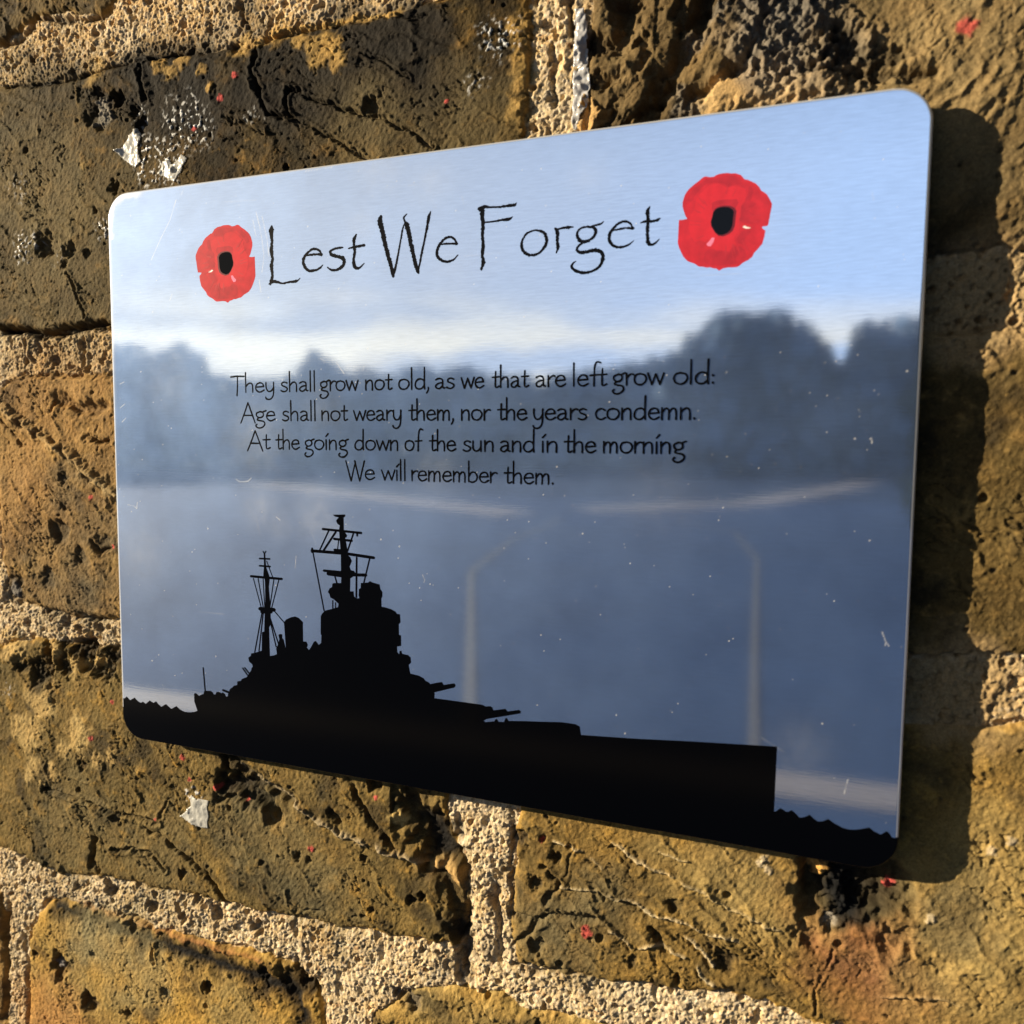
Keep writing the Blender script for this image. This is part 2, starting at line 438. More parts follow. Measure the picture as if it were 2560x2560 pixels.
# slag brick top right
for i, (p, w, dpt) in enumerate([
        ([(740, 0), (735, 90), (725, 180), (690, 270)], 2.6, 3.0), ([(1110, 0), (1105, 130), (1110, 250)], 1.4, 2.0),
        ([(1270, 0), (1240, 120), (1200, 250), (1160, 340), (1080, 440), (1030, 540), (960, 680), (870, 830)], 2.0, 2.6),
        ([(1700, 120), (1640, 260), (1560, 420), (1480, 520), (1320, 590), (1170, 690)], 1.3, 1.9),
        ([(700, 530), (660, 560), (590, 600)], 1.0, 1.3), ([(960, 690), (860, 770), (740, 860)], .9, 1.4),
        ([(880, 280), (900, 380), (830, 470)], .8, 1.0), ([(1480, 500), (1640, 500), (1930, 520)], 1.6, 1.6), ([(330, 0), (340, 200), (350, 430)], .9, 1.5)]):
    crack(V6(p), w, dpt, .5, BLACK, .85, warp=1.3, seed=40 + i)
for x, z, r, dpt in ((512, 295, 2.4, 3.0), (545, 570, 1.7, 2.2), (590, 310, 1.2, 1.4), (840, 290, 1.4, 1.8), (610, 810, 1.8, 2.0), (980, 640, 2.4, 2.4), (740, 90, 2.6, 2.0), (1230, 110, 2.6, 2.0)):
    blob(1300 + x * .3623, z * .3623, r, dpt, BLACK, .9, seed=int(x))
blob(1300 + 470 * .3623, 830 * .3623, 3.4, -1.3, (.50, .31, .12), .9, sz=1.3, soft=.2, seed=9)
for x, z, r in ((480, 450, 2.5), (700, 420, 8), (760, 620, 8), (1280, 560, 9), (1350, 380, 9), (900, 130, 8), (560, 60, 6), (1560, 230, 6)):
    blob(1300 + x * .3623, z * .3623, r, -.3, (.190, .130, .058), .5, soft=.6, warp=.6, seed=int(x) + 7)
for x, z, r in ((1700, 640, 9), (1500, 660, 6), (1850, 620, 9), (1400, 720, 5)):
    blob(1300 + x * .3623, z * .3623, r, -.7, (.52, .345, .15), .8, sz=.55, soft=.5, warp=.6, seed=int(x) + 8)
for px, py, r in ((1900, 140, 6), (1960, 60, 7), (2040, 130, 9), (1950, 180, 6), (2120, 160, 8), (1860, 70, 5), (1700, 240, 2), (1720, 280, 2.5), (1800, 30, 1.6), (1735, 100, 2)):
    blob(px, py, r, -.3, (.20, .18, .15), .42, soft=.7, warp=.9, hrough=1.3, seed=int(px) + 5)
for px, py, r in ((2300, 60, 14), (2420, 200, 16), (2500, 330, 14), (2420, 80, 12), (2520, 120, 12), (2300, 190, 8)):
    blob(px, py, r, -.2, (.27, .19, .085), .5, soft=.7, warp=.5, seed=int(px) + 6)
blob(2105, 105, 3.0, 2.6, BLACK, .8, seed=31); blob(2210, 150, 2.2, 1.2, SOOT, .7, sx=2, seed=32)
crack(V2([(1100, 255), (1250, 285), (1400, 290), (1600, 280)]), 1.3, 1.6, .5, SOOT, .7, seed=60)
# left brick beside the plaque
crack(V3([(-20, 450), (120, 545), (220, 620), (320, 690), (430, 780), (520, 860), (640, 950)]), 1.5, -1.7, 0, (.52, .37, .17), .7, seed=61)
crack(V3([(0, 540), (60, 600), (110, 670)]), .6, .9, 0, SOOT, .5, seed=62)
for p, w, dpt in (([(300, 430), (370, 440), (420, 480), (550, 465)], 1.5, 1.5), ([(460, 630), (500, 650), (590, 655)], .9, 1.6), ([(0, 60), (120, 60), (200, 85), (290, 65), (400, 40), (590, 30)], 1.0, 1.3),
                  ([(300, 445), (280, 490)], .6, .9), ([(330, 690), (430, 800), (520, 875)], .8, 1.0), ([(240, 1570), (420, 1600), (640, 1615)], .9, 1.2), ([(490, 1190), (530, 1240), (610, 1220)], .6, .9), ([(0, 350), (150, 300), (400, 300), (590, 290)], .6, .6),
                  ([(115, 90), (118, 200), (130, 300)], .6, 1.0), ([(430, 80), (440, 240)], .5, .9)):
    crack(V3(p), w, dpt, .3, SOOT, .7, seed=int(w * 70) + len(p))
for x, z, r, dpt in ((310, 1140, 3.6, 1.6), (70, 1440, 4.4, 1.4), (340, 850, 1.6, .9), (340, 1000, 1.3, .7), (550, 1200, 2.8, .9), (200, 610, 1.4, .9), (115, 545, 1.6, .9), (430, 1270, 2.6, .9), (250, 1390, 3.0, 1.0)):
    blob(x * .4658, 800 + z * .4658, r, dpt, SOOT, .75, warp=.6, seed=int(x))
blob(75 * .4658, 800 + 1445 * .4658, 2.6, -1.2, (.20, .19, .18), .85, seed=77)
for x, z, r in ((450, 380, 14), (200, 350, 12), (130, 1000, 14), (150, 760, 10)):
    blob(x * .4658, 800 + z * .4658, r, 0, (.34, .195, .070), .5, soft=.7, warp=.6, seed=int(z))
for x, z, r in ((300, 1400, 14), (560, 1100, 12), (350, 880, 8), (500, 1480, 10)):
    blob(x * .4658, 800 + z * .4658, r, 0, (.12, .095, .055), .55, soft=.7, warp=.7, seed=int(z) + 1)
# lower left brick
for p, w, dpt, lip in (([(160, 410), (230, 430), (330, 460), (430, 500), (540, 530), (600, 545)], .55, 1.0, .5), ([(540, 560), (640, 620), (740, 710), (810, 780), (850, 850)], .75, 1.7, .3),
                       ([(355, 600), (345, 650), (345, 690), (370, 725)], 1.3, 2.2, 0), ([(430, 640), (500, 640), (570, 655), (620, 720)], .5, .9, .4), ([(840, 290), (845, 350)], 1.2, 2.5, 0),
                       ([(830, 390), (900, 395), (960, 440), (1000, 470), (1030, 510)], 2.4, 3.6, 0), ([(820, 465), (880, 445), (930, 470)], 1.2, 2.0, 0),
                       ([(870, 300), (950, 365), (1050, 430), (1100, 460)], 1.6, 2.4, 0), ([(1310, 380), (1370, 490), (1400, 540), (1450, 600), (1490, 650)], .9, 1.5, .2), ([(1240, 500), (1270, 540)], 1.1, 1.8, 0),
                       ([(1550, 480), (1600, 560), (1640, 640), (1690, 670)], 5.5, 3.6, 0), ([(1600, 690), (1680, 760), (1725, 860), (1735, 1000), (1735, 1120)], 2.6, 2.2, 0), ([(660, 490), (640, 440), (600, 520)], .4, .6, .2),
                       ([(1040, 810), (1120, 860), (1210, 880)], .4, .5, .2), ([(1360, 890), (1450, 930)], .4, .6, .2)):
    crack(V4(p), w, dpt, lip, SOOT, .65, seed=int(p[0][0]) % 97)
crack(V4([(905, 320), (980, 385), (1080, 440), (1200, 535), (1300, 590), (1450, 640), (1600, 700)]), .8, -1.1, 0, CREAM, .55, seed=63)
crack(V4([(1590, 700), (1680, 715), (1730, 760)]), 1.6, -1.2, 0, (.46, .30, .12), .8, seed=64)
for x, z, r, dpt in ((1410, 400, 1.7, 2.2), (1590, 820, 1.0, 1.5), (1550, 835, 1.2, 1.6), (1370, 675, .9, 1.3), (680, 735, 1.2, 1.4), (1120, 670, .9, 1.3), (1160, 685, .8, 1.2), (990, 690, .7, .9), (440, 520, 1.7, 1.2), (1400, 870, .8, .9), (310, 325, 1.6, 1.0), (180, 420, 2.0, 1.0)):
    blob(x * .6625, 1700 + z * .6625, r, dpt, SOOT, .8, seed=int(x))
for x, z, r in ((130, 350, 4), (210, 350, 2.6), (370, 305, 2.2), (100, 200, 5), (300, 200, 5), (420, 290, 2), (150, 100, 6), (240, 260, 2.4)):
    blob(x * .6625, 1700 + z * .6625, r, -.35, (.50, .35, .14), .7, warp=.9, soft=.5, seed=int(x) + 3)
for x, z, r_, sx_ in ((860, 420, 3.2, 1.3), (985, 470, 3.6, 1.5), (930, 400, 2.4, 2.0), (1620, 560, 5.0, 1.0), (1660, 620, 4.2, .9), (1735, 960, 3.0, .6)):
    blob(x * .6625, 1700 + z * .6625, r_, .5, BLACK, .9, sx=sx_, warp=.8, seed=int(x) + 41)  # black hollows, their shadow painted in with the stain
blob(1500 * .6625, 1700 + 530 * .6625, 2.0, -.3, (.62, .44, .16), .85, warp=.9, seed=65)
for x, z, r in ((250, 560, 16), (600, 680, 14), (1050, 620, 14), (880, 560, 9), (1200, 850, 12)):
    blob(x * .6625, 1700 + z * .6625, r, 0, (.150, .122, .062), .5, soft=.7, warp=.6, seed=int(x) + 5)
for x, z, r, dpt in ((450, 1790, 4.6, 3.2), (340, 1850, 3.2, 1.8), (560, 1860, 3.8, 2.4), (250, 1770, 2.2, 1.8), (210, 1880, 4.5, 1.8), (330, 1740, 1.6, 1.2), (600, 1790, 2.8, 1.6), (110, 1850, 2.5, 1.2)):
    blob(x * .4658, 800 + z * .4658, r, dpt, SOOT, .75, warp=.7, hrough=1.0, seed=int(x) + 11)
for x, z, r in ((280, 1770, 3), (110, 1790, 2.4), (520, 1840, 2.6), (400, 1870, 3), (60, 1740, 4)):
    blob(x * .4658, 800 + z * .4658, r, -.5, (.52, .36, .14), .75, warp=.9, soft=.5, seed=int(x) + 13)
# lower right brick: pale veins, slag pocket, red burn
for p in ([(170, 610), (260, 650), (340, 700)], [(370, 610), (450, 665), (560, 720), (700, 790), (870, 890), (1000, 950)], [(180, 785), (330, 800), (430, 825), (520, 880), (640, 910), (760, 960), (850, 990)],
          [(660, 970), (720, 1030), (760, 1080)], [(560, 650), (660, 690)], [(370, 950), (430, 990), (450, 1020)], [(1390, 1195), (1480, 1195), (1600, 1200), (1690, 1230)], [(480, 1010), (560, 1010), (640, 1040)], [(700, 1090), (750, 1150)]):
    crack(V5(p), .45, -.55, 0, (.62, .50, .30), .8, seed=int(p[0][0]) % 89)
    crack(V5([(a - 8, b + 10) for a, b in p]), .35, .5, 0, None, seed=int(p[0][0]) % 89)
for p, w, dpt in (([(0, 905), (80, 900), (160, 885), (230, 888), (310, 905)], .8, 1.5), ([(520, 930), (560, 1000), (600, 1060), (620, 1150)], .9, 1.4), ([(130, 720), (180, 780), (120, 840)], .5, .9), ([(0, 1010), (60, 960), (110, 905)], .7, 1.0),
                  ([(1140, 1270), (1150, 1180), (1190, 1090), (1210, 1010)], .3, .5), ([(0, 1090), (80, 1112), (180, 1100)], .8, 1.2), ([(330, 800), (350, 830)], .4, .6), ([(800, 1190), (830, 1180)], .9, 1.0), ([(230, 640), (200, 740)], .35, .5)):
    crack(V5(p), w, dpt, .2, SOOT, .65, seed=int(w * 100) + len(p))
for x, z, r, dpt in ((165, 670, 1.2, 1.6), (90, 1005, 1.8, 1.5), (90, 770, 1.6, 1.2), (1110, 975, 2.4, 1.4), (1430, 980, 3.0, 1.4), (800, 1060, 2.4, 1.2), (620, 850, 1.6, 1.0), (450, 1065, 1.5, .8), (1540, 1020, 2.2, .5), (1610, 1075, 1.8, .5), (30, 600, 2.0, 1.6)):
    blob(1280 + x * .6625, 1700 + z * .6625, r, dpt, SOOT, .75, seed=int(x))
for px, py, r, a in ((2130, 2330, 7, .5), (2200, 2420, 11, .5), (2230, 2480, 8, .4), (2010, 2290, 6, .3), (2110, 2420, 8, .25)):
    blob(px, py, r, 0, (.255, .112, .050), a, soft=.9, warp=.8, seed=int(px))
blob(2125, 2225, 6.0, .6, (.009, .009, .009), 1.0, sx=1.75, soft=.25, warp=.45, seed=901)
blob(2195, 2200, 4.5, .4, (.014, .014, .014), .9, sx=1.3, soft=.3, warp=.5, seed=902)
for px, py, r, dpt in ((2040, 2215, 3.4, 1.2), (2085, 2225, 5.0, .3), (2160, 2230, 3.8, 2.0), (2215, 2235, 4.6, 1.0), (2090, 2290, 3.4, 1.2), (2150, 2275, 4.0, .8), (2120, 2180, 5.0, .9), (2225, 2190, 3.5, 1.0)):
    blob(px, py, r, dpt, (.010, .010, .010), .95, soft=.3, warp=.5, hrough=.8, gloss=.0, seed=int(px))
crack(V5([(1120, 700), (1115, 790), (1125, 880)]), 2.0, 3.4, 0, BLACK, .95, warp=.4, seed=66)
blob(2045, 2180, 1.8, -.6, (.60, .33, .09), .9, seed=67); blob(2072, 2308, 1.3, 1.0, (.28, .26, .23), .7, seed=68)
for px, py, r in ((1900, 2250, 10), (1780, 2200, 10), (2400, 2300, 14), (2500, 2150, 10), (2450, 2480, 14)):
    blob(px, py, r, -.1, (.40, .285, .105), .45, soft=.7, warp=.6, seed=int(px) + 2)
for px, py, r in ((1340, 2300, 9), (1420, 2380, 10), (2390, 2330, 6), (1500, 2250, 8), (2420, 2260, 5)):
    blob(px, py, r, 0, (.125, .105, .058), .55, soft=.7, warp=.7, seed=int(px) + 2)
for px, py in ((1900, 2160), (1920, 2175), (1912, 2148), (2530, 2105), (2325, 2295), (2480, 2130)):
    blob(px, py, .8, -.3, (.58, .47, .30), .8, warp=.9, seed=py)
# bottom brick: burnt top edge, holes, orange flank
crack(np.array([(-136.5, -137.6), (-122, -138.0), (-99, -139.5), (-77, -140.2), (-57, -141.0), (-48, -143.0), (-45, -150), (-44, -175)]), 3.4, .9, 0, BLACK, 1.0, warp=1.5, seed=69)
crack(np.array([(-125, -134.6), (-99, -135.6), (-77, -135.8), (-57, -136.0)]), 1.1, -.4, 0, (.36, .17, .06), .7, seed=70)
for x, z, r, dpt in ((220, 1085, 3.4, 2.4), (335, 1220, 2.8, 2.2), (780, 1160, 1.5, 1.6), (480, 1260, 1.3, 1.2), (620, 1190, 1.7, 1.0), (128, 1040, 1.3, 1.0), (493, 940, 1.6, 1.5), (1100, 1130, 4.5, 1.6), (1160, 1170, 3.0, 2.0), (985, 1110, 1.8, 1.2), (345, 1040, 1.0, .7)):
    blob(x * .6625, 1700 + z * .6625, r, dpt, SOOT, .85, seed=int(x) + 21)
blob(215 * .6625, 1700 + 1078 * .6625, 1.6, -1.0, (.16, .16, .165), .9, gloss=.5, seed=71)
for x, z, r in ((160, 1240, 12), (130, 1280, 9), (260, 1290, 10)):
    blob(x * .6625, 1700 + z * .6625, r, 0, (.42, .22, .075), .6, soft=.7, warp=.5, seed=int(z))
for x, z, r in ((420, 1010, 13), (300, 1000, 9), (560, 1130, 9)):
    blob(x * .6625, 1700 + z * .6625, r, 0, (.27, .225, .115), .6, soft=.7, warp=.6, seed=int(z) + 1)
crack(V4([(560, 1010), (575, 1080)]), .4, .5, .3, None, seed=72)
# mortar: grooves, big holes
for p, w, dpt in (([(20, 850), (12, 1000), (15, 1200), (5, 1290)], 1.3, 2.4), ([(75, 980), (95, 1110), (98, 1200), (95, 1290)], 1.2, 2.0), ([(1745, 700), (1752, 1000), (1748, 1130)], 1.0, 1.2), ([(1860, 800), (1875, 950), (1880, 1060)], 1.4, 1.6),
                  ([(1930, 470), (1925, 700), (1920, 900)], .9, .9)):
    crack(V4(p), w, dpt, 0, (.10, .08, .06), .6, seed=int(p[0][0]) % 83)
for x, z, r in ((410, 800, 2.0), (560, 865, 2.0), (810, 885, 2.2), (960, 945, 2.0), (280, 790, 1.2), (740, 840, 1.4), (1550, 1215, 2.4), (680, 900, 1.3), (1500, 1190, 1.6)):
    blob(x * .6625, 1700 + z * .6625, r, 1.8, (.10, .085, .065), .7, seed=int(x) + 31)
for px, py, r in ((160, 1560, 1.5), (190, 1575, 1.2), (60, 1560, 1.4), (240, 1572, 1.6), (90, 870, 1.2), (200, 860, 1.3), (130, 900, 1.4), (250, 900, 1.0)):
    blob(px, py, r, 1.3, (.12, .09, .065), .6, seed=px)
crack(V6([(215, 150), (215, 300), (220, 600), (230, 720)]), .8, 1.2, 0, (.10, .075, .05), .6, seed=73)
for px, py, r in ((2500, 700, 8), (2540, 760, 9), (2450, 800, 7), (2380, 740, 8), (2330, 780, 8), (2330, 1700, 8), (2420, 1740, 8), (2380, 1780, 7), (2470, 1690, 6)):
    blob(px, py, r, 0, (.36, .25, .12), .75, soft=.7, seed=px)  # the lower ones put the plaque's shadow into the mortar colour
# red paint flecks and white glue glitter with its sparkle painted in, on brick and mortar
for px, py, r in ((589, 188, .9), (552, 246, .9), (2416, 72, 1.7), (278, 1756, .7), (227, 1846, .8), (455, 1895, .8), (537, 1971, .9), (472, 1950, .6), (774, 2124, .9), (938, 1995, .6), (228, 1244, .7), (282, 1366, .6), (1465, 2329, 1.4),
                  (2221, 2220, 1.1), (1355, 2098, .5), (485, 322, .7), (1116, 254, .5), (608, 2005, .5), (390, 2050, .6)):
    blob(px, py, r, -.12, (.52, .085, .075), .85, warp=.6, soft=.25, seed=px)
sparkle = smoothstep(.22, .55, fbm(X, Z, 1.25, 2, 900))
for px, py, r, a in ((400, 400, 8, 1), (460, 300, 7, .9), (350, 290, 3, .8), (500, 330, 5, .6), (60, 620, 4, .9), (90, 600, 3, .7), (140, 640, 2.5, .5), (1252, 92, 5, 1.0), (1240, 120, 3, .8), (255, 575, 3, 1.0), (1190, 210, 3, .5), (50, 470, 4, .35), (640, 290, 3, .4), (480, 1985, 3, .8), (20, 1728, 3, .4)):
    (cx, cz), = wall_pts([(px, py)])
    sl = region([(cx, cz)], r * 1.8)
    x, z = X[sl], Z[sl]
    g = smoothstep(1.3, .5, np.hypot(x - cx, z - cz) / r + .4 * fbm(x, z, r, 2, px)) * sparkle[sl] * a
    CR[sl] = lerp(CR[sl], (.66, .66, .64), g * .85)
    H[sl] += .28 * g
    GL[sl] = np.maximum(GL[sl], g)

H = np.where(FINE, np.minimum(H, 3.2), H * .6 - .2)
CR = np.clip(CR * (1 + .16 * n_vf + .14 * n_g2)[..., None] * (1 + np.array([.05, 0, -.06]) * n_mid[..., None]), 0.004, .9)

nv = X.size
co = np.empty((nv, 3), np.float32)
co[:, 0] = X.ravel() / 1000
co[:, 1] = (WALL_Y - H.ravel()) / 1000
co[:, 2] = Z.ravel() / 1000 + PZ
ny, nx = X.shape
idx = np.arange(nv, dtype=np.int32).reshape(ny, nx)
quads = np.stack([idx[:-1, :-1], idx[:-1, 1:], idx[1:, 1:], idx[1:, :-1]], -1).reshape(-1, 4)
wme = bpy.data.meshes.new('brick_wall')
wme.vertices.add(nv)
wme.vertices.foreach_set('co', co.ravel())
wme.loops.add(quads.size)
wme.loops.foreach_set('vertex_index', quads.ravel())
wme.polygons.add(len(quads))
wme.polygons.foreach_set('loop_start', np.arange(0, quads.size, 4, dtype=np.int32))
wme.polygons.foreach_set('use_smooth', np.ones(len(quads), bool))
wme.update()
ca = wme.attributes.new('stone_colour', 'FLOAT_COLOR', 'POINT')
ca.data.foreach_set('color', np.concatenate([CR.reshape(-1, 3), np.ones((nv, 1), np.float32)], 1).astype(np.float32).ravel())
ga = wme.attributes.new('glue_gloss', 'FLOAT', 'POINT')
ga.data.foreach_set('value', GL.astype(np.float32).ravel())
wall = bpy.data.objects.new('brick_wall', wme)
COL.objects.link(wall)
tag(wall, 'weathered brown stock brick wall with sandy mortar joints behind the metal plaque', 'wall')

m, nd, lk, pb = new_mat('weathered_brick_and_mortar')
at = nd.new('ShaderNodeAttribute'); at.attribute_name = 'stone_colour'
ag = nd.new('ShaderNodeAttribute'); ag.attribute_name = 'glue_gloss'
tcn = nd.new('ShaderNodeTexCoord')
n1 = nd.new('ShaderNodeTexNoise'); n1.inputs['Scale'].default_value = 2600; n1.inputs['Detail'].default_value = 3; n1.inputs['Roughness'].default_value = .7
r1 = nd.new('ShaderNodeMapRange'); r1.inputs['From Min'].default_value = .3; r1.inputs['From Max'].default_value = .7; r1.inputs['To Min'].default_value = .72; r1.inputs['To Max'].default_value = 1.28
mx = nd.new('ShaderNodeVectorMath'); mx.operation = 'SCALE'
lk.new(tcn.outputs['Object'], n1.inputs['Vector'])
lk.new(n1.outputs['Fac'], r1.inputs['Value'])
lk.new(at.outputs['Color'], mx.inputs[0]); lk.new(r1.outputs['Result'], mx.inputs['Scale'])
lk.new(mx.outputs['Vector'], pb.inputs['Base Color'])
rg = nd.new('ShaderNodeMapRange'); rg.inputs['To Min'].default_value = .72; rg.inputs['To Max'].default_value = .18
lk.new(ag.outputs['Fac'], rg.inputs['Value']); lk.new(rg.outputs['Result'], pb.inputs['Roughness'])
bp = nd.new('ShaderNodeBump'); bp.inputs['Strength'].default_value = .8; bp.inputs['Distance'].default_value = .00030
lk.new(n1.outputs['Fac'], bp.inputs['Height']); lk.new(bp.outputs['Normal'], pb.inputs['Normal'])
sg = nd.new('ShaderNodeMapRange'); sg.inputs['To Min'].default_value = .06; sg.inputs['To Max'].default_value = .6
lk.new(ag.outputs['Fac'], sg.inputs['Value']); lk.new(sg.outputs['Result'], pb.inputs['Specular IOR Level'])
wme.materials.append(m)


def wall_height(x, z):
    """Relief (mm) of the wall surface at wall points."""
    i = np.clip(np.searchsorted(GX, x), 0, nx - 1); j = np.clip(np.searchsorted(GZ, z), 0, ny - 1)
    return H[j, i]


# ------------------------------------------------------------------ the plaque
PW, PH, PR = 100.0, 75.0, 6.8             # half width, half height, corner radius (mm)
plaque = bpy.data.objects.new('memorial_plaque', None)
plaque.location = (0, 0, PZ)
COL.objects.link(plaque)
tag(plaque, 'brushed silver metal plaque with two red poppies, black lettering and a warship silhouette', 'plaque')


def half_w(z):
    a = np.clip(np.abs(z) - (PH - PR), 0, PR)
    return PW - PR + np.sqrt(np.maximum(PR * PR - a * a, 0))


def outline(inset, n=14):
    pts = []
    for cx, cz, a0 in ((PW - PR, PH - PR, 0), (-(PW - PR), PH - PR, 90), (-(PW - PR), -(PH - PR), 180), (PW - PR, -(PH - PR), 270)):
        for i in range(n + 1):
            a = math.radians(a0 + 90 * i / n)
            pts.append((cx + (PR - inset) * math.cos(a), cz + (PR - inset) * math.sin(a)))
    return pts


def metal_mat():
    m, nd, lk, pb = new_mat('brushed_aluminium')
    tcn = nd.new('ShaderNodeTexCoord')
    mp = nd.new('ShaderNodeMapping'); mp.inputs['Scale'].default_value = (60, 1, 5200)
    br = nd.new('ShaderNodeTexNoise'); br.inputs['Scale'].default_value = 1.0; br.inputs['Detail'].default_value = 4
    mp2 = nd.new('ShaderNodeMapping'); mp2.inputs['Scale'].default_value = (260, 1, 2300)
    br2 = nd.new('ShaderNodeTexNoise'); br2.inputs['Scale'].default_value = 1.0; br2.inputs['Detail'].default_value = 3
    wv = nd.new('ShaderNodeTexNoise'); wv.inputs['Scale'].default_value = 9.0; wv.inputs['Detail'].default_value = 1.0
    for a, b in ((mp, br), (mp2, br2)):
        lk.new(tcn.outputs['Object'], a.inputs['Vector']); lk.new(a.outputs['Vector'], b.inputs['Vector'])
    lk.new(tcn.outputs['Object'], wv.inputs['Vector'])
    b0 = nd.new('ShaderNodeBump'); b0.inputs['Strength'].default_value = 1.0; b0.inputs['Distance'].default_value = .00035      # slight buckle of the sheet
    lk.new(wv.outputs['Fac'], b0.inputs['Height'])
    b1 = nd.new('ShaderNodeBump'); b1.inputs['Strength'].default_value = .22; b1.inputs['Distance'].default_value = .0000045      # long brush lines
    lk.new(br.outputs['Fac'], b1.inputs['Height']); lk.new(b0.outputs['Normal'], b1.inputs['Normal'])
    b2 = nd.new('ShaderNodeBump'); b2.inputs['Strength'].default_value = .22; b2.inputs['Distance'].default_value = .0000045      # short ones
    lk.new(br2.outputs['Fac'], b2.inputs['Height']); lk.new(b1.outputs['Normal'], b2.inputs['Normal'])
    pb.inputs['Base Color'].default_value = (.78, .85, .94, 1)
    gm = nd.new('ShaderNodeMapRange'); gm.inputs['From Min'].default_value = .3; gm.inputs['From Max'].default_value = .7; gm.inputs['To Min'].default_value = .93; gm.inputs['To Max'].default_value = 1.06
    gv = nd.new('ShaderNodeVectorMath'); gv.operation = 'SCALE'; gv.inputs[0].default_value = (.78, .85, .94)      # brush grain
    lk.new(br2.outputs['Fac'], gm.inputs['Value']); lk.new(gm.outputs['Result'], gv.inputs['Scale']); lk.new(gv.outputs['Vector'], pb.inputs['Base Color'])
    pb.inputs['Metallic'].default_value = 1.0
    pb.inputs['Roughness'].default_value = .04
    lk.new(b2.outputs['Normal'], pb.inputs['Normal'])
    # greasy smears, dust and fine scratches scatter the light: wear attribute plus dust specks
    aw = nd.new('ShaderNodeAttribute'); aw.attribute_name = 'wear_and_rim_glint'
    hz = nd.new('ShaderNodeBsdfPrincipled')
    hz.inputs['Base Color'].default_value = (.36, .55, .95, 1); hz.inputs['Metallic'].default_value = .85; hz.inputs['Roughness'].default_value = .56  # blue skylight and haze of the reflection put into this lobe's colour
    du = nd.new('ShaderNodeBsdfPrincipled')
    du.inputs['Base Color'].default_value = (.80, .80, .78, 1); du.inputs['Roughness'].default_value = .55
    sm = nd.new('ShaderNodeTexNoise'); sm.inputs['Scale'].default_value = 38; sm.inputs['Detail'].default_value = 6; sm.inputs['Roughness'].default_value = .65
    lk.new(tcn.outputs['Object'], sm.inputs['Vector'])
    sr = nd.new('ShaderNodeMapRange'); sr.inputs['From Min'].default_value = .35; sr.inputs['From Max'].default_value = .75; sr.inputs['To Min'].default_value = .11; sr.inputs['To Max'].default_value = .21
    lk.new(sm.outputs['Fac'], sr.inputs['Value'])
    m1 = nd.new('ShaderNodeMixShader'); m2 = nd.new('ShaderNodeMixShader')
    lk.new(sr.outputs['Result'], m1.inputs['Fac']); lk.new(pb.outputs['BSDF'], m1.inputs[1]); lk.new(hz.outputs['BSDF'], m1.inputs[2])
    lk.new(aw.outputs['Fac'], m2.inputs['Fac']); lk.new(m1.outputs['Shader'], m2.inputs[1]); lk.new(du.outputs['BSDF'], m2.inputs[2])
    lk.new(m2.outputs['Shader'], nd['Material Output'].inputs['Surface'])
    return m


def ink(name, col, rough=.16, spec=.5, noise=0.0):
    m, nd, lk, pb = new_mat(name)
    pb.inputs['Base Color'].default_value = (*col, 1); pb.inputs['Roughness'].default_value = rough
    pb.inputs['Specular IOR Level'].default_value = spec
    if noise:
        t = nd.new('ShaderNodeTexCoord'); n = nd.new('ShaderNodeTexNoise'); n.inputs['Scale'].default_value = 520; n.inputs['Detail'].default_value = 4
        r = nd.new('ShaderNodeMapRange'); r.inputs['From Min'].default_value = .3; r.inputs['From Max'].default_value = .7; r.inputs['To Min'].default_value = 1 - noise; r.inputs['To Max'].default_value = 1 + noise
        v = nd.new('ShaderNodeVectorMath'); v.operation = 'SCALE'; v.inputs[0].default_value = col
        lk.new(t.outputs['Object'], n.inputs['Vector']); lk.new(n.outputs['Fac'], r.inputs['Value']); lk.new(r.outputs['Result'], v.inputs['Scale']); lk.new(v.outputs['Vector'], pb.inputs['Base Color'])
    return m


M_BLACK = ink('black_ink', (.0008, .0008, .0009), .10, .2)
M_METAL = metal_mat()
INS = 0.55
zs = np.concatenate([-np.flip(np.linspace(0, PH - INS, 400))[:-1], np.linspace(0, PH - INS, 400)])
ts = np.linspace(-1, 1, 1000)
zz = np.repeat(zs[:, None], len(ts), 1)
k_in = (PR - INS)
aa = np.clip(np.abs(zz) - (PH - PR), 0, k_in)
hw = PW - PR + np.sqrt(np.maximum(k_in ** 2 - aa ** 2, 0))
xx = hw * ts[None, :]
wear_and_rim_glint = np.zeros(xx.shape)


def plate_mark(pts, width, amt, seed=0, soft=True):
    p = plate_pts(pts)
    j0, j1 = np.searchsorted(zs, [p[:, 1].min() - 1.5, p[:, 1].max() + 1.5])
    i0, i1 = np.searchsorted(ts * PW, [p[:, 0].min() - 1.5, p[:, 0].max() + 1.5])
    x, z = xx[j0:j1, max(i0 - 3, 0):i1 + 3], zz[j0:j1, max(i0 - 3, 0):i1 + 3]
    if x.size == 0: return
    d, _ = seg_dist(x, z, p, closed=False)
    g = np.exp(-(d / width) ** 2) * amt * np.clip(.75 + .6 * fbm(x, z, 3, 2, 300 + seed), 0, 1)
    w = wear_and_rim_glint[j0:j1, max(i0 - 3, 0):i1 + 3]
    np.maximum(w, g, out=w)


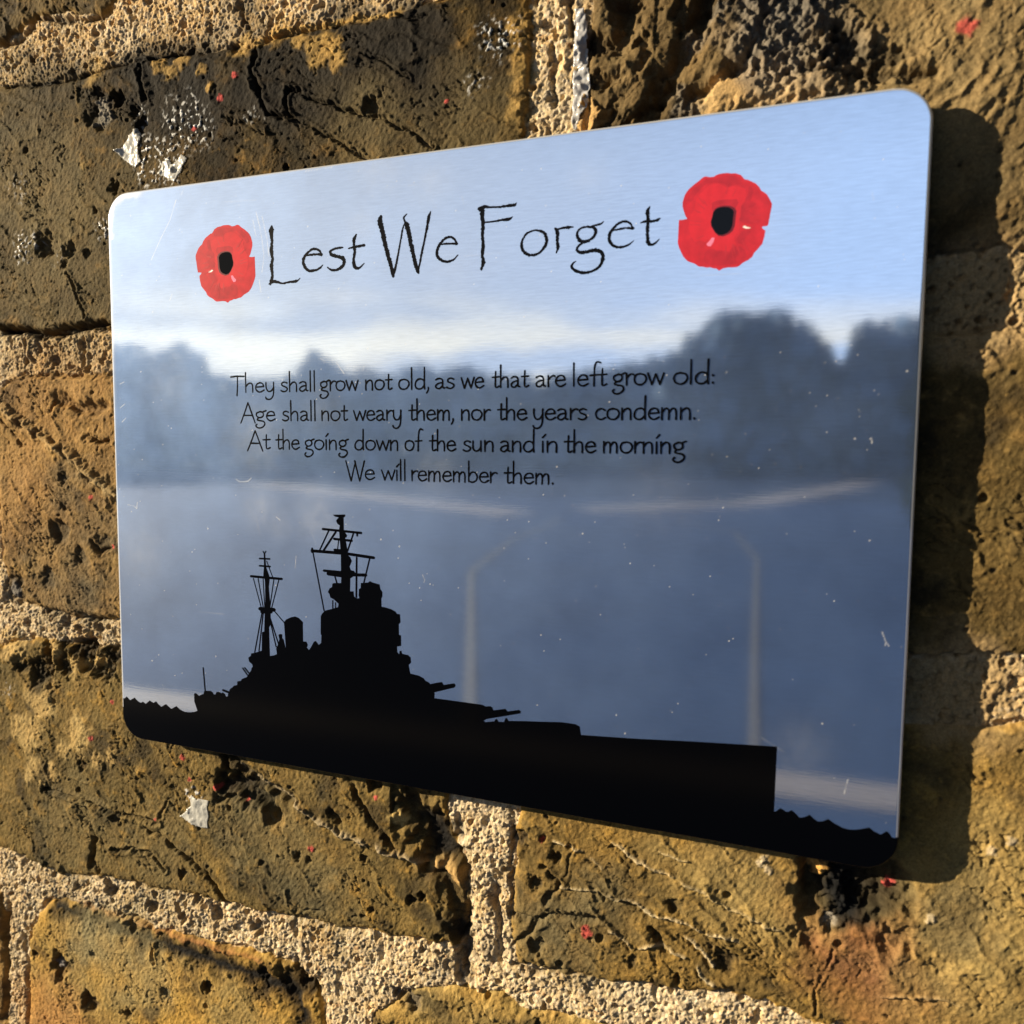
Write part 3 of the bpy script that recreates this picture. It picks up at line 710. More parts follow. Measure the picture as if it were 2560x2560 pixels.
# scratches seen on the plate (photograph points)
SCR = [[(462, 462), (453, 487)], [(440, 500), (425, 550), (400, 600), (378, 650)], [(640, 530), (650, 570), (655, 600), (660, 640), (655, 680)], [(632, 550), (640, 590)], [(655, 540), (668, 600), (672, 640)], [(648, 700), (652, 730)],
       [(430, 735), (425, 750)], [(302, 830), (295, 850)], [(590, 1198), (600, 1205), (620, 1203), (628, 1195)], [(320, 1262), (335, 1265), (342, 1272), (343, 1256)], [(2205, 1580), (2215, 1605), (2212, 1615)], [(2212, 1600), (2222, 1615)],
       [(2120, 1948), (2110, 1985)], [(842, 908), (860, 934)], [(800, 895), (812, 905)], [(2178, 1095), (2180, 1108)], [(1056, 1437), (1062, 1450), (1060, 1456)], [(690, 1292), (700, 1300)], [(300, 960), (310, 955)], [(300, 1020), (312, 1010)], [(305, 1055), (315, 1045)],
       [(740, 1390), (738, 1420)], [(1160, 640), (1250, 632)], [(960, 470), (1040, 462)], [(560, 505), (640, 500)], [(1080, 500), (1090, 518)], [(1155, 490), (1160, 512)], [(1730, 690), (1850, 684)], [(500, 1530), (560, 1535)],
       [(300, 1650), (305, 1665)], [(1905, 1845), (1960, 1880)], [(2180, 480), (2184, 500)], [(760, 1280), (790, 1360)], [(640, 1290), (650, 1340)]]
for i, s in enumerate(SCR):
    plate_mark(s, .10, (.5 if i < 22 else .16), i)
for i in range(10):                        # fingerprint ridges at the top edge
    a = 765 + i * 7
    plate_mark([(a, 428 - i), (a - 6 + 12, 410 - i)], .16, .5, 60 + i)
    plate_mark([(862 + i * 5, 928), (866 + i * 5, 912)], .12, .22, 80 + i)
rs = np.random.RandomState(5)
for i in range(950):                       # dust
    x0, z0 = rs.uniform(-99, 99), rs.uniform(-74, 74)
    r = .055 + .10 * rs.rand() ** 5
    j0, j1 = np.searchsorted(zs, [z0 - .8, z0 + .8]); i0, i1 = np.searchsorted(ts * PW, [x0 - 1.2, x0 + 1.2])
    x, z = xx[j0:j1, i0:i1], zz[j0:j1, i0:i1]
    w = wear_and_rim_glint[j0:j1, i0:i1]
    np.maximum(w, np.exp(-(((x - x0) ** 2 + (z - z0) ** 2) / r ** 2)) * rs.uniform(.25, 1.0), out=w)
for px, py, r, a in ((650, 1270, 5, .17), (790, 1290, 6, .18), (830, 1340, 5, .14), (700, 1310, 4, .12), (640, 1085, 9, .17), (350, 1380, 8, .14), (1090, 1180, 5, .10), (800, 1020, 6, .08), (900, 900, 5, .10), (1650, 1240, 8, .05), (2000, 1870, 6, .07), (950, 410, 6, .14), (1075, 455, 5, .12),
                     (420, 960, 8, .12), (870, 770, 7, .10), (1130, 690, 6, .07), (1900, 580, 6, .06), (1470, 440, 4, .1), (900, 560, 4, .1)):
    (cx, cz), = plate_pts([(px, py)])
    g = np.exp(-(((xx - cx) ** 2 + (zz - cz) ** 2) / r ** 2)) * a * np.clip(.7 + .5 * fbm(xx, zz, 3.5, 4, px, .7), 0, 1.4) * .7
    wear_and_rim_glint = np.maximum(wear_and_rim_glint, g)
# chipped, whitened top left corner and the sun's bright rim painted along the left and top edges
dx, dz = xx + PW, PH - zz
crn = np.hypot(np.minimum(xx + PW - PR, 0), np.maximum(zz - (PH - PR), 0))
wear_and_rim_glint = np.maximum(wear_and_rim_glint, np.where((xx < -PW + 14) & (zz > PH - 12), smoothstep(PR - 2.6 + .9 * fbm(xx, zz, 2.4, 3, 401), PR - .3, np.where((xx < -PW + PR) & (zz > PH - PR), crn, np.maximum(PR - dx, PR - dz))) * .85 * smoothstep(14, 9, dx + dz * .2), 0))
wear_and_rim_glint = np.maximum(wear_and_rim_glint, smoothstep(1.6, .2, dx) * .35 * smoothstep(-10, 50, zz))
wear_and_rim_glint = np.maximum(wear_and_rim_glint, smoothstep(.75, .25, dx) * .8)
wear_and_rim_glint = np.maximum(wear_and_rim_glint, smoothstep(.7, .25, PH - zz) * .6 * smoothstep(20, -60, xx))
wear_and_rim_glint = np.clip(wear_and_rim_glint + .008, 0, 1)

n1_, n2_ = xx.shape
pv = np.stack([xx.ravel() / 1000, np.zeros(xx.size), zz.ravel() / 1000], 1)
gi = np.arange(xx.size).reshape(n1_, n2_)
pf = np.stack([gi[:-1, :-1], gi[:-1, 1:], gi[1:, 1:], gi[1:, :-1]], -1).reshape(-1, 4)
# border loop of the grid (counter-clockwise seen from the front), then the rolled edge and the back
loop = list(gi[0, :]) + list(gi[1:, -1]) + list(gi[-1, ::-1][1:]) + list(gi[::-1, 0][1:-1])
lp = pv[loop]


def grown(p, off):
    """Moves points of the inset outline out to inset - off."""
    x, z = p[:, 0] * 1000, p[:, 2] * 1000
    cx = np.clip(x, -(PW - PR), PW - PR); cz = np.clip(z, -(PH - PR), PH - PR)
    vx, vz = x - cx, z - cz
    L = np.maximum(np.hypot(vx, vz), 1e-6)
    return np.stack([(cx + vx / L * (PR - INS + off)) / 1000, np.zeros(len(x)), (cz + vz / L * (PR - INS + off)) / 1000], 1)


rings = [loop]
verts = [pv]
cnt = len(pv)
for off, y in ((.20, .02), (.36, .08), (.48, .20), (.55, .38), (.55, .85), (.45, .98)):
    g = grown(lp, off); g[:, 1] = y / 1000
    verts.append(g); rings.append(list(range(cnt, cnt + len(g)))); cnt += len(g)
faces = [tuple(f) for f in pf]
for a, b in zip(rings[:-1], rings[1:]):
    n = len(a)
    for i in range(n):
        faces.append((a[i], b[i], b[(i + 1) % n], a[(i + 1) % n]))
faces.append(tuple(rings[-1]))
plate = mesh_obj('metal_plate', np.concatenate(verts), faces, M_METAL, plaque, smooth=True)
m_back, _, _, pbk = new_mat('dark_backing_film')
pbk.inputs['Base Color'].default_value = (.012, .012, .012, 1); pbk.inputs['Roughness'].default_value = .9; pbk.inputs['Specular IOR Level'].default_value = .1
plate.data.materials.append(m_back)
plate.data.polygons[len(faces) - 1].use_smooth = False
plate.data.polygons[len(faces) - 1].material_index = 1
plate.data.materials.append(M_BLACK)      # the printing runs over the rolled lower edge
for f_ in plate.data.polygons[len(pf):len(faces) - 1]:
    if f_.center.z * 1000 < -66.5 + (f_.center.x + .1) * -5 : f_.material_index = 2
wa = plate.data.attributes.new('wear_and_rim_glint', 'FLOAT', 'POINT')
wa.data.foreach_set('value', np.concatenate([wear_and_rim_glint.ravel(), np.full(cnt - len(pv), .45)]).astype(np.float32))
# stand-off pads that carry the plaque on the bricks behind it
m_pad, _, _, pbd = new_mat('black_foam')
pbd.inputs['Base Color'].default_value = (.02, .02, .02, 1); pbd.inputs['Roughness'].default_value = .9
for x0, z0 in ((-60, 50), (40, 50), (-60, -55), (40, -55)):
    v, f = [], []
    for y in (1.0, 8.5):
        for a, b in ((-10, -6), (10, -6), (10, 6), (-10, 6)):
            v.append(((x0 + a) / 1000, y / 1000, (z0 + b) / 1000))
    f = [(3, 2, 1, 0), (4, 5, 6, 7), (0, 1, 5, 4), (1, 2, 6, 5), (2, 3, 7, 6), (3, 0, 4, 7)]
    mesh_obj('foam_pad', v, f, m_pad, plaque)

# ------------------------------------------------------------------ printing on the plaque
M_TEXT = ink('lettering_ink', (.0015, .0016, .002), .25, .14)
M_RED = ink('poppy_red', (.52, .014, .022), .22, .5, .16)
M_RED2 = ink('poppy_bright_red', (.60, .016, .024), .22, .5, .10)
M_RED3 = ink('poppy_dark_red', (.44, .012, .020), .22, .5, .18)
M_THROAT = ink('poppy_throat', (.13, .008, .014), .25, .4)
M_CREASE = ink('poppy_crease_red', (.50, .020, .028), .25, .5)
M_PINK = ink('poppy_pink', (.80, .22, .36), .25, .5)
M_WHITE = ink('paper_white', (.85, .83, .80), .3, .5)
LAYER = [0]


class Ink:
    """Collects flat printed shapes (mm on the plate); every shape lies a hair above the one before."""
    def __init__(self, y0): self.v, self.f, self.y = [], [], y0
    def poly(self, pts):
        pts = [tuple(p) for p in pts]
        tris = tessellate_polygon([[Vector((p[0], p[1], 0)) for p in pts]])
        b = len(self.v)
        self.v += [(p[0] / 1000, self.y / 1000, p[1] / 1000) for p in pts]
        for t in tris:
            a, c, d = [pts[i] for i in t]
            cr = (c[0] - a[0]) * (d[1] - a[1]) - (c[1] - a[1]) * (d[0] - a[0])
            self.f.append(tuple(b + i for i in (t if cr > 0 else t[::-1])))
        self.y -= .0012
    def stroke(self, pts, widths, jag=0.0, seed=0, step=.22, cap=True):
        p = np.array(pts, float); w = np.array(widths, float)
        if len(p) > 2 and not np.allclose(jag, -1):
            p, w = spline(p, w)
        d = np.concatenate([[0], np.cumsum(np.hypot(*np.diff(p, axis=0).T))])
        n = max(int(d[-1] / step), 2)
        s = np.linspace(0, d[-1], n + 1)
        x = np.interp(s, d, p[:, 0]); z = np.interp(s, d, p[:, 1]); ww = np.interp(s, d, w)
        tx, tz = np.gradient(x), np.gradient(z)
        L = np.maximum(np.hypot(tx, tz), 1e-9); tx /= L; tz /= L
        rg = np.random.RandomState(seed)
        jl = rg.randn(n + 1) * jag * ww; jr = rg.randn(n + 1) * jag * ww
        a = np.stack([x - tz * (ww / 2 + jl), z + tx * (ww / 2 + jl)], 1)
        b = np.stack([x + tz * (ww / 2 + jr), z - tx * (ww / 2 + jr)], 1)
        k = len(self.v)
        for q, r in zip(a, b):
            self.v.append((q[0] / 1000, self.y / 1000, q[1] / 1000)); self.v.append((r[0] / 1000, self.y / 1000, r[1] / 1000))
        for i in range(n):
            self.f.append((k + 2 * i, k + 2 * i + 1, k + 2 * i + 3, k + 2 * i + 2))
        if cap:
            for e, sgn in ((0, -1), (n, 1)):
                cx, cz, rr_ = x[e], z[e], ww[e] / 2 * .9
                base = len(self.v)
                a0 = math.atan2(tz[e], tx[e]) + (math.pi if sgn < 0 else 0)
                fan = [(cx + rr_ * math.cos(a0 + t), cz + rr_ * math.sin(a0 + t)) for t in np.linspace(-math.pi / 2, math.pi / 2, 6)]
                self.v += [(q[0] / 1000, (self.y - .0004) / 1000, q[1] / 1000) for q in fan]
                self.f.append(tuple(range(base, base + 6)))
        self.y -= .0012
    def build(self, name, mat, parent): return mesh_obj(name, self.v, self.f, mat, parent)


def spline(p, w, n=7):
    q = np.concatenate([[2 * p[0] - p[1]], p, [2 * p[-1] - p[-2]]]); u = np.concatenate([[w[0]], w, [w[-1]]])
    out, ow = [], []
    for i in range(1, len(q) - 2):
        for t in np.linspace(0, 1, n, endpoint=False):
            a, b, c, d = q[i - 1], q[i], q[i + 1], q[i + 2]
            out.append(.5 * ((2 * b) + (-a + c) * t + (2 * a - 5 * b + 4 * c - d) * t * t + (-a + 3 * b - 3 * c + d) * t ** 3))
            ow.append(u[i] + (u[i + 1] - u[i]) * t)
    out.append(q[-2]); ow.append(u[-2])
    return np.array(out), np.array(ow)


def pen(inkp, tr, data, jag=0.0, seed=0, smooth=True):
    """One pen stroke traced on the photograph: (x, y, width) in the zoomed view tr = (ox, oy, k)."""
    d = np.array(data, float)
    p = plate_pts(d[:, :2], *tr)
    px_mm = np.hypot(*(plate_pts(d[:1, :2] + [10, 0], *tr) - p[:1]).T)[0] / 10
    py_mm = np.hypot(*(plate_pts(d[:1, :2] + [0, 10], *tr) - p[:1]).T)[0] / 10
    w = d[:, 2] * (px_mm + py_mm) / 2 * 1.12
    if smooth: inkp.stroke(p, w, jag, seed)
    else: inkp.stroke(p, w, -1 if False else jag, seed)


R1 = (440, 400, .3416); R2 = (1050, 400, .3364)
TITLE = [
    (R1, [(700, 486, 16), (697, 515, 36), (698, 560, 24), (703, 600, 18), (698, 660, 26), (706, 720, 19), (700, 780, 26), (706, 840, 18), (698, 885, 26), (690, 912, 12)]),
    (R1, [(680, 908, 8), (710, 890, 22), (745, 893, 16), (780, 903, 10), (830, 893, 14), (875, 888, 18), (893, 880, 10), (908, 865, 5)]),
    (R1, [(948, 700, 8), (985, 694, 16), (1030, 690, 12), (1066, 692, 20)]),
    (R1, [(1064, 698, 14), (1050, 665, 14), (1010, 650, 16), (970, 672, 16), (940, 710, 20), (932, 745, 22), (945, 785, 22), (975, 810, 18), (1015, 808, 16), (1050, 793, 14), (1075, 768, 7)]),
    (R1, [(1222, 640, 8), (1200, 643, 14), (1160, 650, 14), (1130, 668, 18), (1137, 692, 22), (1175, 705, 20), (1215, 715, 24), (1232, 745, 24), (1215, 780, 22), (1175, 805, 16), (1135, 803, 14), (1108, 785, 8)]),
    (R1, [(1320, 545, 10), (1305, 575, 24), (1303, 620, 18), (1308, 680, 22), (1300, 720, 18), (1303, 760, 24), (1315, 790, 22), (1345, 788, 14), (1378, 755, 6)]),
    (R1, [(1262, 648, 8), (1290, 640, 14), (1330, 633, 16), (1378, 624, 18)]),
    (R1, [(1500, 415, 24), (1493, 445, 36), (1515, 540, 32), (1530, 610, 30), (1550, 690, 28), (1575, 780, 26), (1590, 850, 22)]),
    (R1, [(1592, 846, 14), (1610, 770, 16), (1635, 640, 12), (1660, 500, 12), (1674, 465, 8)]),
    (R1, [(1690, 395, 6), (1668, 420, 14), (1675, 448, 12), (1690, 475, 28)]),
    (R1, [(1690, 472, 32), (1705, 540, 30), (1725, 640, 28), (1745, 730, 26), (1765, 800, 30), (1775, 826, 16)]),
    (R1, [(1772, 820, 10), (1795, 700, 16), (1820, 580, 14), (1845, 450, 20), (1852, 410, 22), (1865, 375, 5)]),
    (R2, [(138, 634, 8), (180, 624, 14), (230, 622, 12), (275, 622, 18)]),
    (R2, [(273, 625, 14), (258, 590, 14), (222, 572, 16), (180, 588, 16), (140, 640, 20), (125, 685, 22), (135, 725, 22), (170, 750, 18), (210, 755, 16), (250, 740, 14), (282, 705, 7)]),
    (R2, [(440, 362, 26), (463, 372, 38), (462, 420, 28), (468, 480, 28), (464, 560, 21), (470, 640, 26), (462, 700, 23), (470, 760, 28), (456, 812, 18)]),
    (R2, [(430, 365, 8), (475, 347, 26), (520, 351, 12), (600, 348, 14), (660, 338, 20), (700, 335, 20), (718, 318, 5)]),
    (R2, [(480, 462, 10), (540, 458, 12), (610, 445, 14), (660, 440, 22), (688, 422, 6)]),
    (R2, [(868, 522, 12), (920, 540, 20), (942, 590, 22), (930, 640, 20), (885, 690, 16), (830, 708, 18), (780, 690, 20), (757, 650, 22), (760, 600, 16), (790, 550, 14), (840, 525, 10), (872, 522, 12)]),
    (R2, [(1005, 510, 18), (1022, 540, 24), (1020, 600, 20), (1025, 650, 22), (1013, 690, 10)]),
    (R2, [(1012, 518, 12), (1050, 507, 12), (1100, 500, 22), (1140, 498, 7)]),
    (R2, [(1240, 495, 14), (1288, 502, 20), (1308, 532, 24), (1290, 570, 18), (1250, 600, 20), (1200, 606, 24), (1172, 575, 24), (1170, 540, 18), (1195, 508, 12), (1242, 495, 14)]),
    (R2, [(1275, 492, 10), (1320, 481, 16), (1345, 475, 14), (1366, 455, 4)]),
    (R2, [(1215, 610, 14), (1178, 640, 16), (1166, 668, 18), (1195, 688, 22), (1250, 680, 22), (1310, 670, 26), (1352, 692, 26), (1358, 740, 26), (1330, 795, 18), (1270, 830, 16), (1210, 838, 20), (1150, 820, 20), (1127, 790, 18), (1140, 765, 12), (1160, 752, 5)]),
    (R2, [(1422, 527, 8), (1480, 514, 14), (1530, 506, 12), (1585, 507, 20)]),
    (R2, [(1583, 510, 14), (1560, 470, 14), (1520, 456, 16), (1470, 475, 16), (1420, 530, 20), (1406, 575, 22), (1416, 615, 22), (1450, 643, 18), (1500, 647, 16), (1550, 630, 14), (1588, 600, 6)]),
    (R2, [(1708, 346, 8), (1692, 385, 28), (1695, 440, 22), (1690, 520, 24), (1692, 580, 22), (1697, 618, 28), (1722, 630, 18), (1755, 612, 14), (1778, 588, 6)]),
    (R2, [(1640, 466, 9), (1680, 456, 18), (1730, 455, 18), (1765, 445, 20), (1788, 432, 5)]),
]
it = Ink(-.010)
for i, (tr, d) in enumerate(TITLE):
    pen(it, tr, d, .07, i)
it.build('title_lettering', M_TEXT, plaque)

# the verse: a pen-drawn alphabet (x height 1, baseline 0)
G = {
    'a': (.92, [[(.10, .86), (.34, 1.0), (.60, .92), (.68, .62), (.66, .28), (.72, .04), (.84, .04)], [(.66, .58), (.35, .52), (.12, .30), (.16, .06), (.40, -.02), (.66, .24)]]),
    'b': (.98, [[(.12, 2.1), (.13, .03)], [(.13, .58), (.36, .96), (.66, .95), (.84, .58), (.76, .18), (.45, -.03), (.13, .08)]]),
    'c': (.84, [[(.76, .84), (.5, 1.0), (.2, .86), (.07, .5), (.2, .12), (.48, -.02), (.80, .18)]]),
    'd': (1.02, [[(.84, 2.15), (.83, .5), (.86, -.02)], [(.83, .74), (.62, .98), (.3, .95), (.09, .58), (.12, .18), (.36, -.02), (.62, .05), (.83, .34)]]),
    'e': (.88, [[(.10, .52), (.78, .58)], [(.78, .58), (.68, .9), (.45, 1.0), (.2, .86), (.07, .48), (.2, .11), (.48, -.02), (.82, .2)]]),
    'f': (.60, [[(.80, 2.10), (.58, 2.2), (.42, 1.95), (.36, 1.3), (.34, -.05)], [(.06, .94), (.70, 1.0)]]),
    'g': (.95, [[(.46, 1.0), (.71, .86), (.72, .52), (.46, .33), (.19, .45), (.14, .8), (.46, 1.0)], [(.62, .93), (.98, 1.10)], [(.36, .34), (.18, .12), (.40, .0), (.76, -.10), (.86, -.42), (.60, -.76), (.25, -.80), (.06, -.56), (.18, -.40)]]),
    'h': (.92, [[(.12, 2.15), (.13, -.03)], [(.13, .58), (.36, .93), (.60, .97), (.73, .70), (.74, -.03)]]),
    'i': (.34, [[(.14, 1.02), (.15, -.03)], [(.12, 1.38), (.34, 1.68)]]),
    'l': (.35, [[(.12, 2.15), (.13, -.03)]]),
    'm': (1.30, [[(.12, 1.03), (.13, -.03)], [(.13, .58), (.32, .93), (.50, .96), (.60, .70), (.60, -.03)], [(.60, .58), (.80, .93), (.98, .96), (1.09, .70), (1.10, -.03)]]),
    'n': (.92, [[(.12, 1.03), (.13, -.03)], [(.13, .58), (.36, .93), (.60, .97), (.73, .70), (.74, -.03)]]),
    'o': (1.02, [[(.5, 1.0), (.82, .86), (.93, .5), (.77, .12), (.48, -.02), (.19, .12), (.07, .5), (.19, .88), (.5, 1.0)]]),
    'r': (.62, [[(.12, 1.03), (.13, -.03)], [(.13, .58), (.32, .90), (.54, 1.0), (.64, .92)]]),
    's': (.74, [[(.64, .90), (.40, 1.01), (.17, .88), (.20, .64), (.45, .5), (.65, .32), (.56, .06), (.30, -.02), (.07, .10)]]),
    't': (.64, [[(.33, 1.55), (.31, .22), (.42, -.01), (.64, .12)], [(.04, .98), (.64, 1.02)]]),
    'u': (.94, [[(.12, 1.02), (.12, .32), (.30, .0), (.56, .08), (.74, .40)], [(.74, 1.02), (.75, -.03)]]),
    'w': (1.20, [[(.03, 1.02), (.32, -.02)], [(.32, -.02), (.60, .94)], [(.60, .94), (.90, -.02)], [(.90, -.02), (1.17, 1.02)]]),
    'y': (.90, [[(.10, 1.02), (.12, .42), (.30, .04), (.56, .10), (.74, .46)], [(.76, 1.02), (.75, .0), (.68, -.52), (.45, -.82), (.15, -.80), (.06, -.58)]]),
    'T': (1.16, [[(-.05, 1.72), (.5, 1.78), (1.16, 1.76)], [(.56, 1.76), (.55, .7), (.50, -.38)]]),
    'A': (1.26, [[(.66, 2.0), (.35, .88), (.0, -.26)], [(.66, 2.0), (.95, .95), (1.27, -.26)], [(.24, .60), (1.04, .58)]]),
    'W': (1.50, [[(.0, 1.92), (.42, -.22)], [(.42, -.22), (.78, 1.85)], [(.72, 1.92), (1.12, -.22)], [(1.12, -.22), (1.50, 1.92)]]),
    ',': (.30, [[(.14, .12), (.14, -.12), (.0, -.44)]]),
    '.': (.26, [[(.12, .06), (.14, .02)]]),
    ':': (.28, [[(.12, .06), (.14, .02)], [(.12, .72), (.14, .68)]]),
}
VERSE = [
    (21.45, [('They', 577, 687.5), ('shall', 702, 788.6), ('grow', 800, 898), ('not', 914.5, 982), ('old,', 997, 1073), ('as', 1089, 1136), ('we', 1153, 1211), ('that', 1230.5, 1324), ('are', 1340, 1416), ('left', 1434, 1519), ('grow', 1531.5, 1663), ('old:', 1684, 1785)]),
    (14.20, [('Age', 602, 691), ('shall', 706, 790), ('not', 805, 871), ('weary', 884, 1005.6), ('them,', 1022, 1136), ('nor', 1154, 1228), ('the', 1244, 1319), ('years', 1333, 1470), ('condemn.', 1489, 1744)]),
    (7.10, [('At', 619, 677.6), ('the', 690, 750.5), ('going', 762, 874.7), ('down', 888, 997), ('of', 1013, 1058.5), ('the', 1073.5, 1141), ('sun', 1158, 1234), ('and', 1251.6, 1337), ('in', 1355.7, 1392), ('the', 1411, 1491.6), ('morning', 1509, 1721.5)]),
    (0.0, [('We', 865, 939), ('will', 954, 1014), ('remember', 1030, 1249), ('them.', 1261, 1386)]),
]
XH = 2.28
sd_n = 0
for zb, words in VERSE:
    iv = Ink(-.010)
    py = {21.45: 970, 14.20: 1050, 7.10: 1127, 0.0: 1204}[zb]
    for wd, xa, xb in words:
        (ax, _), (bx, _) = plate_pts([(xa, py), (xb, py)])
        lo = min(q[0] for st in G[wd[0]][1] for q in st)
        tot = sum(G[c][0] for c in wd[:-1]) + max(q[0] for st in G[wd[-1]][1] for q in st) - lo
        k = (bx - ax) / tot * .97
        cur = ax - lo * k
        for c in wd:
            for st in G[c][1]:
                sd_n += 1
                p = [(cur + q[0] * k, zb + q[1] * XH) for q in st]
                wv_ = .47 if c in 'TAW' else .445
                if len(st) == 2 and abs(st[0][0] - st[1][0]) < .05 and abs(st[0][1] - st[1][1]) < .06:
                    iv.stroke([(p[0][0], p[0][1] + .05), (p[1][0], p[1][1])], [.5, .5], 0, sd_n)
                    continue
                n = len(p)
                w = [wv_ * (1.10 - .28 * abs(math.sin(1.9 * i + sd_n))) for i in range(n)]
                iv.stroke(p, w, .04, sd_n)
            cur += G[c][0] * k
    iv.build('verse_line', M_TEXT, plaque)

# the warship
Zm, Zs, Zn, Z8, Z7 = (600, 1270, .18634), (440, 1700, .15528), (960, 1560, .20704), (960, 1600, .6936), (440, 1250, .31056)
def P(tr, pts): return [tuple(q) for q in plate_pts(pts, *tr)]
hull = (P(Zs, [(345, 497), (295, 345), (290, 225), (300, 213), (325, 212), (372, 255), (400, 238), (442, 224), (455, 180), (485, 172), (560, 175), (590, 195), (612, 232), (635, 232), (650, 193), (700, 191), (730, 212), (752, 198), (790, 225), (805, 262), (820, 268), (836, 255), (836, 230), (850, 192), (862, 160), (880, 135), (905, 122), (930, 92), (985, 80), (986, 22), (1045, 12)])
        + P(Z7, [(530, 1440), (570, 1425), (585, 1400), (605, 1370), (607, 1355), (618, 1340), (612, 1322), (588, 1300), (582, 1268), (602, 1254), (604, 1236), (640, 1228), (690, 1212), (692, 1065), (710, 1058), (714, 900), (748, 900), (752, 1100), (757, 1255), (790, 1250), (812, 1240), (806, 1195), (820, 1165), (832, 1120), (824, 1085), (838, 1078), (856, 1082), (856, 1112), (868, 1125), (878, 1170), (884, 1195), (870, 1000), (868, 985), (888, 960), (930, 942), (960, 937), (990, 950), (1024, 985), (1022, 1000), (1024, 1138), (1050, 1140), (1062, 1165), (1055, 1188), (1070, 1207), (1088, 1182), (1108, 1142), (1125, 1134), (1150, 1166), (1168, 1150), (1170, 1088), (1164, 1076), (1165, 935), (1175, 915), (1200, 890), (1260, 875), (1304, 862), (1308, 835), (1270, 800), (1242, 785), (1235, 758), (1222, 740), (1236, 712), (1256, 700), (1258, 674), (1272, 668), (1328, 668), (1330, 625), (1322, 610), (1328, 560), (1326, 430), (1312, 240), (1318, 205), (1298, 190), (1288, 168), (1298, 152), (1310, 140), (1280, 134), (1262, 118), (1362, 116), (1363, 132), (1350, 142), (1352, 240), (1362, 262), (1378, 285), (1374, 300), (1362, 305), (1372, 350), (1380, 400), (1384, 445), (1402, 458), (1416, 490), (1408, 512), (1398, 535), (1408, 565), (1432, 570), (1450, 595), (1436, 610), (1404, 632), (1402, 735), (1430, 735), (1434, 775), (1450, 792), (1476, 790), (1470, 770), (1472, 718), (1486, 708), (1488, 668), (1545, 664), (1562, 652), (1578, 662), (1640, 680), (1645, 715), (1662, 740), (1662, 778), (1654, 792), (1655, 858), (1690, 865), (1735, 880), (1770, 900), (1778, 915), (1804, 920), (1808, 985), (1794, 1000), (1796, 1085), (1812, 1090), (1813, 1174), (1780, 1180), (1782, 1222), (1796, 1242), (1800, 1216), (1814, 1212), (1822, 1238), (1868, 1248), (1890, 1268), (1893, 1310), (1874, 1328), (1886, 1392)])
        + P(Zn, [(320, 598), (420, 622), (480, 655), (500, 685), (535, 700), (560, 724), (640, 708), (700, 700), (722, 735), (845, 716), (863, 730), (863, 752), (850, 768), (612, 825), (610, 895), (900, 935), (1190, 975), (1225, 995), (1285, 992), (1312, 1010), (1320, 1042), (1465, 1024), (1495, 1055), (1630, 1036), (1655, 1055), (1648, 1080), (1300, 1138), (1240, 1148), (1205, 1168), (1225, 1184), (1330, 1175), (1348, 1148), (1365, 1148), (1385, 1180), (1450, 1182), (1465, 1138), (1485, 1136), (1505, 1170), (1700, 1172), (1920, 1180)])
        + P(Z8, [(640, 296), (690, 303), (706, 312), (710, 342), (900, 355), (1120, 366), (1417, 384), (1405, 640)]) + P(Zs, [(345, 530)]))
ish = Ink(-.010)
ish.poly(hull)
def yard(tr, a, b, w, w2=None): pen(ish, tr, [(a[0], a[1], w), (b[0], b[1], w2 or w)])
for a, b, w in (((310, 582), (328, 615), 15), ((348, 582), (328, 615), 15), ((262, 678), (400, 684), 19), ((262, 775), (405, 786), 20), ((145, 915), (563, 952), 27), ((265, 1352), (460, 1366), 42), ((290, 1392), (420, 1392), 40),
                ((180, 945), (285, 1335), 12), ((243, 945), (312, 1335), 13), ((310, 950), (332, 1335), 12), ((455, 955), (400, 1335), 13), ((522, 960), (425, 1340), 13), ((358, 712), (437, 925), 11), ((455, 1375), (600, 1545), 12),
                ((1110, 282), (1628, 335), 27), ((962, 574), (1440, 612), 34), ((1400, 608), (1795, 668), 34), ((968, 545), (968, 590), 28), ((1262, 414), (1500, 440), 28), ((1268, 562), (1420, 575), 30), ((1125, 840), (1360, 862), 28), ((1180, 880), (1360, 905), 42), ((1480, 895), (1690, 900), 36),
                ((1190, 305), (1068, 568), 17), ((1285, 320), (1120, 572), 24), ((1520, 345), (1440, 585), 19), ((1322, 440), (1308, 560), 11), ((980, 600), (1128, 1378), 15), ((1565, 665), (1560, 1200), 22), ((1738, 685), (1662, 1000), 17), ((1270, 905), (1300, 1010), 17), ((1245, 1240), (1245, 1350), 13), ((1282, 1270), (1282, 1345), 11), ((1572, 345), (1572, 372), 22)):
    yard(Zm, a, b, w)
pen(ish, Zm, [(328, 605, 18), (332, 700, 20), (336, 790, 26), (343, 850, 52), (352, 910, 76), (364, 960, 62), (362, 1060, 46), (368, 1200, 56), (372, 1340, 70), (370, 1560, 78)])
for a, b, w in (((692, 908), (634, 1226), 8), ((702, 910), (668, 1216), 8), ((752, 945), (806, 1182), 8), ((758, 950), (828, 1168), 8), ((219, 1350), (236, 1550), 9), ((537, 1353), (582, 1418), 9), ((553, 1350), (594, 1402), 9), ((378, 1530), (425, 1548), 14)):
    yard(Z7, a, b, w)
ish.build('warship_silhouette', M_BLACK, plaque)
